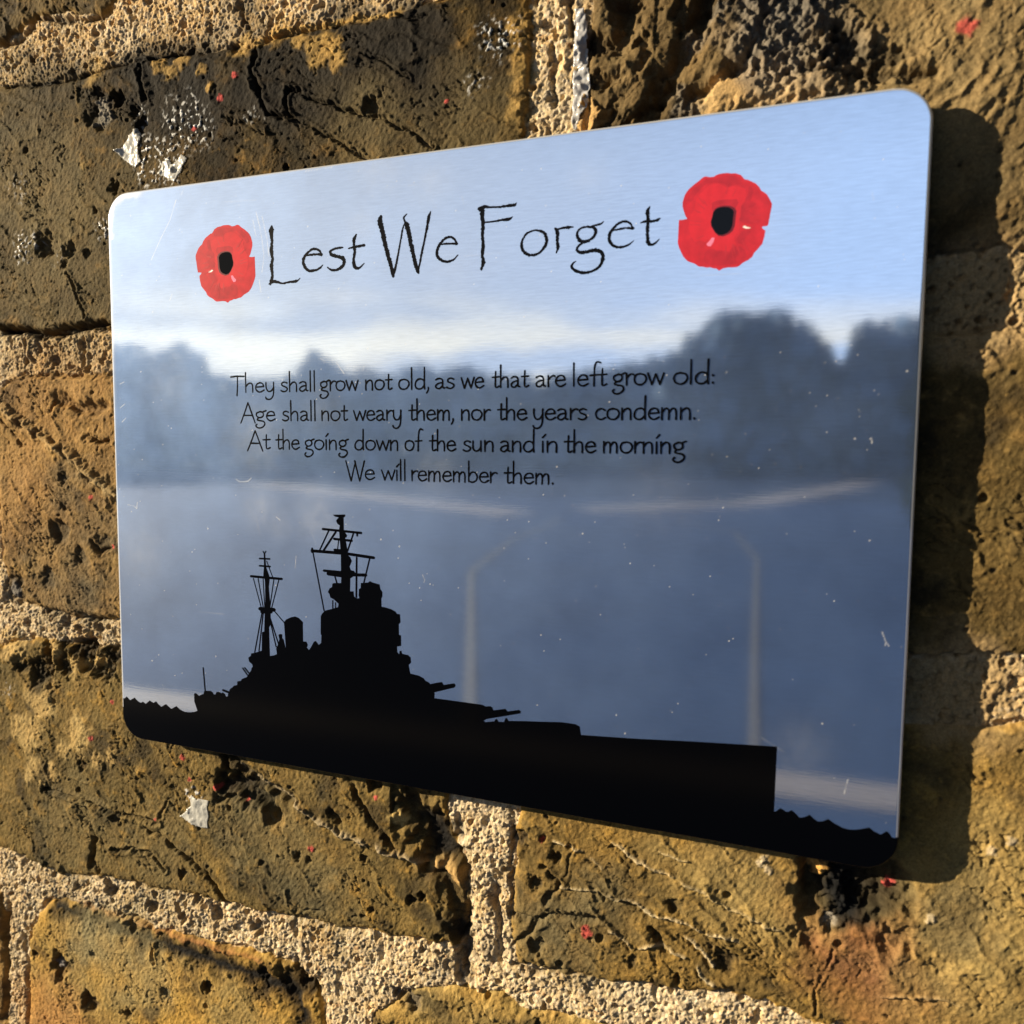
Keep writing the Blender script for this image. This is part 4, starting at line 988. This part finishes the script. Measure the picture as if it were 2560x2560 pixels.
# the sea: zigzag waves either side of the hull, black down to the plate's lower edge
Zl, Zr = (280, 1720, .10352), (1900, 1980, .19669)
top_l = P(Zl, [(300, 250), (360, 200), (390, 242), (440, 292), (545, 230), (600, 290), (640, 325), (690, 352), (712, 350), (745, 326), (815, 380), (850, 352), (910, 300), (950, 325), (1005, 356), (1065, 320), (1130, 396), (1190, 452), (1305, 386), (1360, 440), (1435, 502), (1555, 436), (1640, 510), (1690, 545), (1760, 572), (1850, 584)]) + P(Zs, [(230, 520), (290, 512), (350, 494)])
top_r = P(Zr, [(165, 250), (200, 246), (260, 204), (335, 250), (360, 250), (405, 229), (440, 260), (505, 326), (570, 316), (632, 288), (680, 335), (740, 376), (800, 370), (870, 341), (940, 395), (1050, 455), (1130, 476), (1200, 480), (1290, 470), (1388, 449), (1450, 500), (1535, 540), (1608, 496), (1640, 520), (1680, 578), (1770, 596)])
edge_in = .45
low_line = []
for cx, a0 in ((PW - PR, 360), (-(PW - PR), 270)):
    for i in range(13):
        a = math.radians(a0 - 90 * i / 12)
        low_line.append((cx + (PR - edge_in) * math.cos(a), -(PH - PR) + (PR - edge_in) * math.sin(a)))
zl, zr = top_l[0][1], top_r[-1][1]
isea = Ink(-.006)
isea.poly([(-(PW - edge_in), zl)] + top_l + top_r + [(PW - edge_in, zr)] + low_line)
isea.build('sea_silhouette', M_BLACK, plaque)

# poppies: traced on the right-hand flower, the left one is its mirror image
rng0 = random.Random(21)
ZP = (1650, 400, .18116)
petals = [(930, 178), (985, 186), (1040, 182), (1085, 196), (1120, 210), (1145, 240), (1170, 268), (1205, 270), (1240, 285), (1290, 308), (1330, 330), (1370, 372), (1400, 425), (1440, 446), (1480, 480), (1515, 540), (1545, 600), (1540, 660), (1525, 720), (1508, 820), (1490, 906), (1405, 922), (1420, 950), (1455, 975), (1440, 1060), (1410, 1160), (1375, 1200), (1340, 1240), (1300, 1280), (1275, 1335), (1220, 1380), (1175, 1400), (1130, 1430), (1095, 1460), (1060, 1478), (990, 1482), (930, 1484), (870, 1496), (815, 1528), (780, 1500), (730, 1494), (690, 1480), (650, 1486), (590, 1474), (540, 1472), (505, 1450), (470, 1428), (420, 1412), (380, 1395), (345, 1360), (320, 1330), (290, 1270), (265, 1215), (245, 1150), (250, 1050), (255, 950), (262, 828), (320, 826), (376, 812), (350, 770), (330, 710), (310, 640), (312, 580), (340, 490), (368, 440), (400, 400), (440, 366), (480, 330), (520, 302), (560, 270), (590, 240), (630, 226), (690, 236), (740, 232), (780, 206), (820, 192), (870, 184)]
inner = [(690, 345), (760, 328), (830, 332), (930, 385), (1010, 360), (1090, 362), (1180, 400), (1192, 470), (1180, 540), (1130, 620), (1112, 700), (1115, 790), (1095, 860), (1100, 920), (1090, 980), (1020, 1070), (1040, 1130), (1055, 1165), (985, 1200), (960, 1258), (900, 1256), (850, 1240), (780, 1246), (720, 1200), (640, 1140), (560, 1110), (480, 1130), (430, 1060), (395, 940), (400, 830), (420, 760), (470, 690), (500, 560), (530, 490), (600, 420)]
fold = [(1122, 640), (1170, 580), (1210, 480), (1225, 380), (1262, 372), (1290, 430), (1250, 560), (1330, 600), (1220, 700), (1320, 760), (1230, 800), (1300, 880), (1180, 880), (1110, 860), (1092, 815), (1118, 770)]
shade = [(720, 590), (800, 555), (930, 545), (1060, 540), (1085, 590), (1040, 670), (1010, 700), (950, 660), (820, 664), (745, 720), (715, 680)]
low = [(700, 1215), (790, 1262), (870, 1262), (960, 1270), (1000, 1215), (1100, 1180), (1180, 1250), (1190, 1330), (1130, 1400), (1060, 1440), (930, 1440), (790, 1460), (650, 1440), (600, 1390), (620, 1270)]
top = [(900, 215), (1040, 215), (1130, 270), (1130, 330), (1040, 340), (940, 366), (870, 320), (740, 310), (640, 330), (560, 400), (480, 500), (430, 580), (370, 560), (420, 450), (520, 350), (640, 262), (770, 258)]
rfold = [(1050, 1090), (1130, 980), (1220, 960), (1260, 1000), (1190, 1060), (1130, 1160), (1080, 1150)]
centre = [(820, 657), (880, 648), (950, 652), (1000, 680), (1020, 715), (1010, 800), (1000, 900), (975, 965), (930, 1005), (860, 1036), (800, 1030), (755, 985), (710, 905), (705, 850), (722, 790), (738, 720), (775, 675)]
pink = [(640, 1160), (690, 1110), (715, 1072), (755, 1072), (738, 1130), (700, 1190), (660, 1190)]
slit = [(1138, 925), (1170, 906), (1220, 908), (1272, 930), (1230, 946), (1180, 947)]
def mm(pts): return plate_pts(pts, *ZP)
CREASE = []
for q in range(26):
    a_ = math.radians(rng0.uniform(0, 360)); r0_ = rng0.uniform(330, 420); r1_ = r0_ + rng0.uniform(90, 210)
    CREASE.append([(880 + .92 * r0_ * math.cos(a_), 850 + r0_ * math.sin(a_)), (880 + .92 * r1_ * math.cos(a_ + .05), 850 + r1_ * math.sin(a_ + .05))])
rc = mm(petals); r_lo, r_hi = rc.min(0), rc.max(0)
lx, lz = plate_pts([(489, 643), (638, 643)]), plate_pts([(560, 563), (570, 757)])
l_lo = np.array([lx[0, 0], lz[1, 1]]); l_hi = np.array([lx[1, 0], lz[0, 1]])
for mirrored in (False, True):
    def place(pts):
        q = mm(pts)
        if not mirrored: return [tuple(a) for a in q]
        t = (q - r_lo) / (r_hi - r_lo)
        return [(l_hi[0] - a * (l_hi[0] - l_lo[0]), l_lo[1] + b * (l_hi[1] - l_lo[1])) for a, b in t]
    a = Ink(-.010); a.poly(place(petals)); base_o = a.build('poppy', M_RED, plaque)
    for nm, shp, mt, y in (('petal', top, M_RED3, -.014), ('petal', low, M_RED3, -.014), ('petal', inner, M_RED2, -.016), ('petal_fold', fold, M_RED3, -.018), ('petal_fold', rfold, M_RED3, -.018), ('petal_fold', shade, M_RED3, -.020), ('highlight', pink, M_PINK, -.022), ('petal_gap', slit, M_WHITE, -.022), ('flower_throat', [(880 + (a - 865) * 1.13, 845 + (b - 845) * 1.10) for a, b in centre], M_THROAT, -.0235), ('flower_centre', centre, M_BLACK, -.026)):
        b = Ink(y); b.poly(place(shp)); b.build(nm, mt, base_o)
    b = Ink(-.0195)
    for cq in CREASE: b.stroke(place(cq), [.24, .05], .15, len(b.v), step=.3, cap=False)
    b.build('petal_crease', M_CREASE, base_o)

# ------------------------------------------------------------------ scraps stuck to the bricks
def tape_mat(name, col, rough, alpha):
    m, nd, lk, pb = new_mat(name)
    pb.inputs['Base Color'].default_value = (*col, 1); pb.inputs['Roughness'].default_value = rough; pb.inputs['Alpha'].default_value = alpha
    t = nd.new('ShaderNodeTexCoord'); n = nd.new('ShaderNodeTexNoise'); n.inputs['Scale'].default_value = 900; n.inputs['Detail'].default_value = 4
    b = nd.new('ShaderNodeBump'); b.inputs['Strength'].default_value = .6; b.inputs['Distance'].default_value = .0003
    lk.new(t.outputs['Object'], n.inputs['Vector']); lk.new(n.outputs['Fac'], b.inputs['Height']); lk.new(b.outputs['Normal'], pb.inputs['Normal'])
    return m


def patch(name, pts, mat, lift, curl=None, crinkle=.15, seed=0, step=.3):
    """A thin scrap following the wall's relief, cut to an outline traced on the photograph."""
    p = wall_pts(pts)
    xs_ = np.arange(p[:, 0].min() - step, p[:, 0].max() + step, step); zs_ = np.arange(p[:, 1].min() - step, p[:, 1].max() + step, step)
    gx, gz = np.meshgrid(xs_, zs_)
    _, ins = seg_dist(gx + .15 * fbm(gx, gz, 1.5, 2, seed), gz, p)
    h = wall_height(gx, gz)
    for _ in range(4):
        q = np.pad(h, 1, mode='edge')
        h = np.maximum(h * .7, .25 * (q[:-2, 1:-1] + q[2:, 1:-1] + q[1:-1, :-2] + q[1:-1, 2:]))
    h = np.maximum(h, wall_height(gx, gz)) + lift + crinkle * fbm(gx, gz, 2.2, 3, seed + 5)
    if curl is not None:
        (cx, cz), = wall_pts([curl[:2]])
        h = h + curl[2] * np.exp(-((gx - cx) ** 2 + (gz - cz) ** 2) / curl[3] ** 2)
    verts, faces, ids = [], [], {}
    def vid(j, i, back):
        k = (j, i, back)
        if k not in ids:
            ids[k] = len(verts)
            verts.append((gx[j, i] / 1000, (WALL_Y - h[j, i] + (.08 if back else 0)) / 1000, gz[j, i] / 1000 + PZ))
        return ids[k]
    full = ins[:-1, :-1] & ins[1:, :-1] & ins[:-1, 1:] & ins[1:, 1:]
    for j, i in zip(*np.nonzero(full)):
        c = [(j, i), (j, i + 1), (j + 1, i + 1), (j + 1, i)]
        faces.append(tuple(vid(a, b, 0) for a, b in c))
        faces.append(tuple(vid(a, b, 1) for a, b in c[::-1]))
        for (nj, ni), (a, b) in (((j - 1, i), (0, 1)), ((j, i + 1), (1, 2)), ((j + 1, i), (2, 3)), ((j, i - 1), (3, 0))):
            if not (0 <= nj < full.shape[0] and 0 <= ni < full.shape[1] and full[nj, ni]):
                faces.append((vid(*c[a], 0), vid(*c[a], 1), vid(*c[b], 1), vid(*c[b], 0)))
    return mesh_obj(name, verts, faces, mat, None, smooth=True)


M_TAPE = tape_mat('cloudy_tape', (.56, .55, .50), .25, .80)
M_FOIL = tape_mat('dried_silver_glue', (.42, .41, .40), .22, 1.0)
k1 = .28986
a = patch('tape_scrap', [(x * k1, y * k1) for x, y in ((1168, 1085), (1222, 1165), (1195, 1260), (1205, 1340), (1230, 1390), (1165, 1455), (1090, 1400), (1000, 1305), (1060, 1275))], M_TAPE, .25, (290, 378, 1.4, 2.2), .10, 1)
tag(a, 'torn cloudy tape scrap with a lifted corner on the dark brick above the plaque', 'tape', 'torn tape scraps')
a = patch('tape_scrap', [(x * k1, y * k1) for x, y in ((1625, 1360), (1520, 1582), (1440, 1545), (1345, 1500), (1390, 1450), (1400, 1390), (1470, 1380), (1490, 1420), (1540, 1370), (1570, 1330))], M_TAPE, .22, None, .12, 2)
tag(a, 'torn tape scrap with glittery glue touching the top edge of the plaque', 'tape', 'torn tape scraps')
a = patch('tape_scrap', [(478, 1985), (495, 1995), (523, 1999), (523, 2070), (500, 2067), (470, 2052), (451, 2038), (468, 2025), (478, 2010)], M_TAPE, .2, None, .10, 3)
tag(a, 'small white torn tape scrap on the brick below the lower left of the plaque', 'tape', 'torn tape scraps')
a = patch('glue_strip', [(1437, 20), (1462, 15), (1470, 60), (1466, 110), (1470, 160), (1478, 200), (1470, 260), (1458, 290), (1440, 325), (1430, 322), (1428, 230), (1432, 160), (1432, 90)], M_FOIL, .3, None, .75, 4)
tag(a, 'strip of dried silvery glue along the upright mortar joint above the plaque', 'glue residue')

# ------------------------------------------------------------------ the yard in front, seen in the plaque's reflection
m_gr, nd, lk, pb = new_mat('skylight_blue_tarmac')
t = nd.new('ShaderNodeTexCoord'); n = nd.new('ShaderNodeTexNoise'); n.inputs['Scale'].default_value = .6; n.inputs['Detail'].default_value = 8
r = nd.new('ShaderNodeValToRGB')
r.color_ramp.elements[0].position = .3; r.color_ramp.elements[0].color = (.008, .034, .110, 1)
r.color_ramp.elements[1].position = .7; r.color_ramp.elements[1].color = (.012, .046, .145, 1)  # blue skylight on shaded ground is put into the tarmac colour
lk.new(t.outputs['Object'], n.inputs['Vector']); lk.new(n.outputs['Fac'], r.inputs['Fac']); lk.new(r.outputs['Color'], pb.inputs['Base Color'])
pb.inputs['Roughness'].default_value = .9; pb.inputs['Specular IOR Level'].default_value = .1
g = mesh_obj('ground', [(-400, .03, 0), (400, .03, 0), (400, -400, 0), (-400, -400, 0)], [(3, 2, 1, 0)], m_gr)
tag(g, kind='structure')
m_vg, _, _, pbv = new_mat('tree_shade_tint')
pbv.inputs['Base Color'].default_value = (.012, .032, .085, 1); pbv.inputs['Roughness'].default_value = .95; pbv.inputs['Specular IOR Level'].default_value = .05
g2 = mesh_obj('far_ground_shade', [(-400, -24, .003), (400, -24, .003), (400, -399, .003), (-400, -399, .003)], [(3, 2, 1, 0)], m_vg)  # added dark sheet: tree shade painted over the far ground
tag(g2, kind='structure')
m_ln, nd, lk, pb = new_mat('faded_line_paint')
pb.inputs['Base Color'].default_value = (.105, .098, .105, 1); pb.inputs['Roughness'].default_value = .7


m_lb, _, _, pbl = new_mat('pale_line_paint')
pbl.inputs['Base Color'].default_value = (.235, .205, .21, 1); pbl.inputs['Roughness'].default_value = .7


def ground_line(pts, w, mat=None):
    v, f = [], []
    for a, b in zip(pts[:-1], pts[1:]):
        a, b = np.array(a, float), np.array(b, float)
        d = (b - a) / np.linalg.norm(b - a); nrm = np.array([-d[1], d[0]]) * w / 2
        k = len(v)
        for q in (a - nrm, b - nrm, b + nrm, a + nrm): v.append((q[0], q[1], .007))
        f.append((k, k + 1, k + 2, k + 3))
    o = mesh_obj('painted_line', v, f, mat or m_ln)
    tag(o, kind='structure')
    return o


ground_line([(-8, -3.3), (3, -3.72)], .28, m_lb)
ground_line([(-42, -40), (-16.7, -24.2), (-6.6, -17.6)], 1.3, m_lb)
ground_line([(-5.6, -19.5), (-2.1, -23), (4.7, -50)], 1.3, m_lb)
ground_line([(-5.2, -16.5), (-4.75, -12.5), (-3.91, -8.82), (-1.66, -3.75)], .07)
ground_line([(-3.0, -17.5), (-1.5, -15), (-.82, -11.5), (-.2, -3.8)], .05)

prof = [(-75, 6.5), (-60, 7.5), (-52, 5.8), (-47.2, 6.07), (-46.5, 6.28), (-45.3, 6.19), (-44.4, 5.74), (-43.1, 6.64), (-42.0, 5.86), (-41.2, 4.6), (-40.5, 4.5), (-37.5, 4.4), (-36.0, 5.0), (-34.8, 6.51), (-33.6, 5.7), (-32.4, 4.8), (-31.5, 5.3), (-29.9, 4.7), (-27.7, 5.7), (-26.4, 4.9), (-25.2, 5.4), (-23.7, 5.6), (-22.6, 4.8), (-21.5, 5.1), (-19.6, 4.6), (-16.3, 5.2), (-12.7, 5.75), (-9.9, 6.43), (-8.5, 7.97), (-7.2, 8.97), (-4.5, 9.38), (-2.4, 8.8), (-0.9, 7.41), (0.1, 5.7), (0.7, 5.51), (1.1, 7.98), (2.6, 8.23), (5.0, 8.41), (9, 11), (14, 24), (22, 40), (40, 48), (65, 46), (88, 40)]
pa, pe = zip(*prof)
rng = np.random.RandomState(12)
tv, tf = [], []
for i in range(46000):
    az = rng.uniform(-75, 88) if i < 26000 else rng.uniform(8, 88)  # leaves right of the mirrored part are added to block sky light
    near = 1 if -11 < az < 6 else 0
    dist = rng.uniform(44, 52) if near else (rng.uniform(60, 72) if az < 6 else rng.uniform(17, 21))
    top_h = dist * math.tan(math.radians(np.interp(az, pa, pe))) + 1.5
    hh = .1 + (top_h - .25) * rng.rand() ** .8
    c = np.array([dist * math.sin(math.radians(az)), -dist * math.cos(math.radians(az)), hh])
    s = rng.uniform(.2, .45) * (1 if az < 6 else .7) * (1 if hh > top_h - 1.2 else 1.9)
    u = rng.randn(3); u /= np.linalg.norm(u); w = np.cross(u, rng.randn(3)); w /= np.linalg.norm(w)
    k = len(tv)
    for a_, b_ in ((-1, -.6), (1, -.6), (1, .6), (-1, .6)): tv.append(c + s * (a_ * u + b_ * w))
    tf.append((k, k + 1, k + 2, k + 3))
for i in range(9000):                      # unseen leaves added to block sky light, above and to the right of what the plaque mirrors
    if i % 2: az, el = rng.uniform(10, 100), math.degrees(math.asin(rng.uniform(.5, .99)))
    else: az, el = rng.uniform(-95, 20), math.degrees(math.asin(rng.uniform(.66, .99)))
    dist = rng.uniform(15, 21)
    c = dist * np.array([math.sin(math.radians(az)) * math.cos(math.radians(el)), -math.cos(math.radians(az)) * math.cos(math.radians(el)), math.sin(math.radians(el))]) + np.array([0, 0, 1.5])
    sz = rng.uniform(.3, .65)
    u = rng.randn(3); u /= np.linalg.norm(u); w = np.cross(u, rng.randn(3)); w /= np.linalg.norm(w)
    k = len(tv)
    for a_, b_ in ((-1, -.6), (1, -.6), (1, .6), (-1, .6)): tv.append(c + sz * (a_ * u + b_ * w))
    tf.append((k, k + 1, k + 2, k + 3))
for i in range(70):                        # trunks
    az = rng.uniform(-75, 88); dist = 49 if -11 < az < 6 else (66 if az < 6 else 19)
    c = np.array([dist * math.sin(math.radians(az)), -dist * math.cos(math.radians(az))])
    top_h = dist * math.tan(math.radians(np.interp(az, pa, pe))) * .8
    k = len(tv)
    for zt, rd in ((0, .28), (top_h, .08)):
        for q in range(6): tv.append((c[0] + rd * math.cos(q * math.pi / 3), c[1] + rd * math.sin(q * math.pi / 3), zt))
    for q in range(6): tf.append((k + q, k + (q + 1) % 6, k + 6 + (q + 1) % 6, k + 6 + q))
m_tr, nd, lk, pb = new_mat('haze_blue_foliage')
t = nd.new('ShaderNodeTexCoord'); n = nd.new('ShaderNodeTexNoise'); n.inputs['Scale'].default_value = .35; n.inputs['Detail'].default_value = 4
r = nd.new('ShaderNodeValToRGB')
r.color_ramp.elements[0].position = .35; r.color_ramp.elements[0].color = (.075, .130, .230, 1)  # blue of distance haze is put into the leaf colour
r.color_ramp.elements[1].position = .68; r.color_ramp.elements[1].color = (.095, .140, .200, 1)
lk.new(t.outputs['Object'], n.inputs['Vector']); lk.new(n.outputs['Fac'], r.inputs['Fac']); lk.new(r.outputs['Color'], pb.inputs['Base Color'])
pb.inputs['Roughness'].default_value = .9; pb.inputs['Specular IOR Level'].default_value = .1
tr_o = mesh_obj('treeline_and_sky_blocker', tv, tf, m_tr)
m_dk, _, _, pbd_ = new_mat('sky_blocking_foliage')
pbd_.inputs['Base Color'].default_value = (.022, .032, .014, 1); pbd_.inputs['Roughness'].default_value = .9; pbd_.inputs['Specular IOR Level'].default_value = .05  # for the unseen leaves added to block sky light
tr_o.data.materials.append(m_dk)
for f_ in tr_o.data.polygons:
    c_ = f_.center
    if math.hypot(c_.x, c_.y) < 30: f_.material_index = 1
tag(tr_o, 'far line of dark trees along the edge of the yard, seen only as the blurred reflection in the plaque, with unseen leaves added to block sky light', 'trees', kind='stuff')
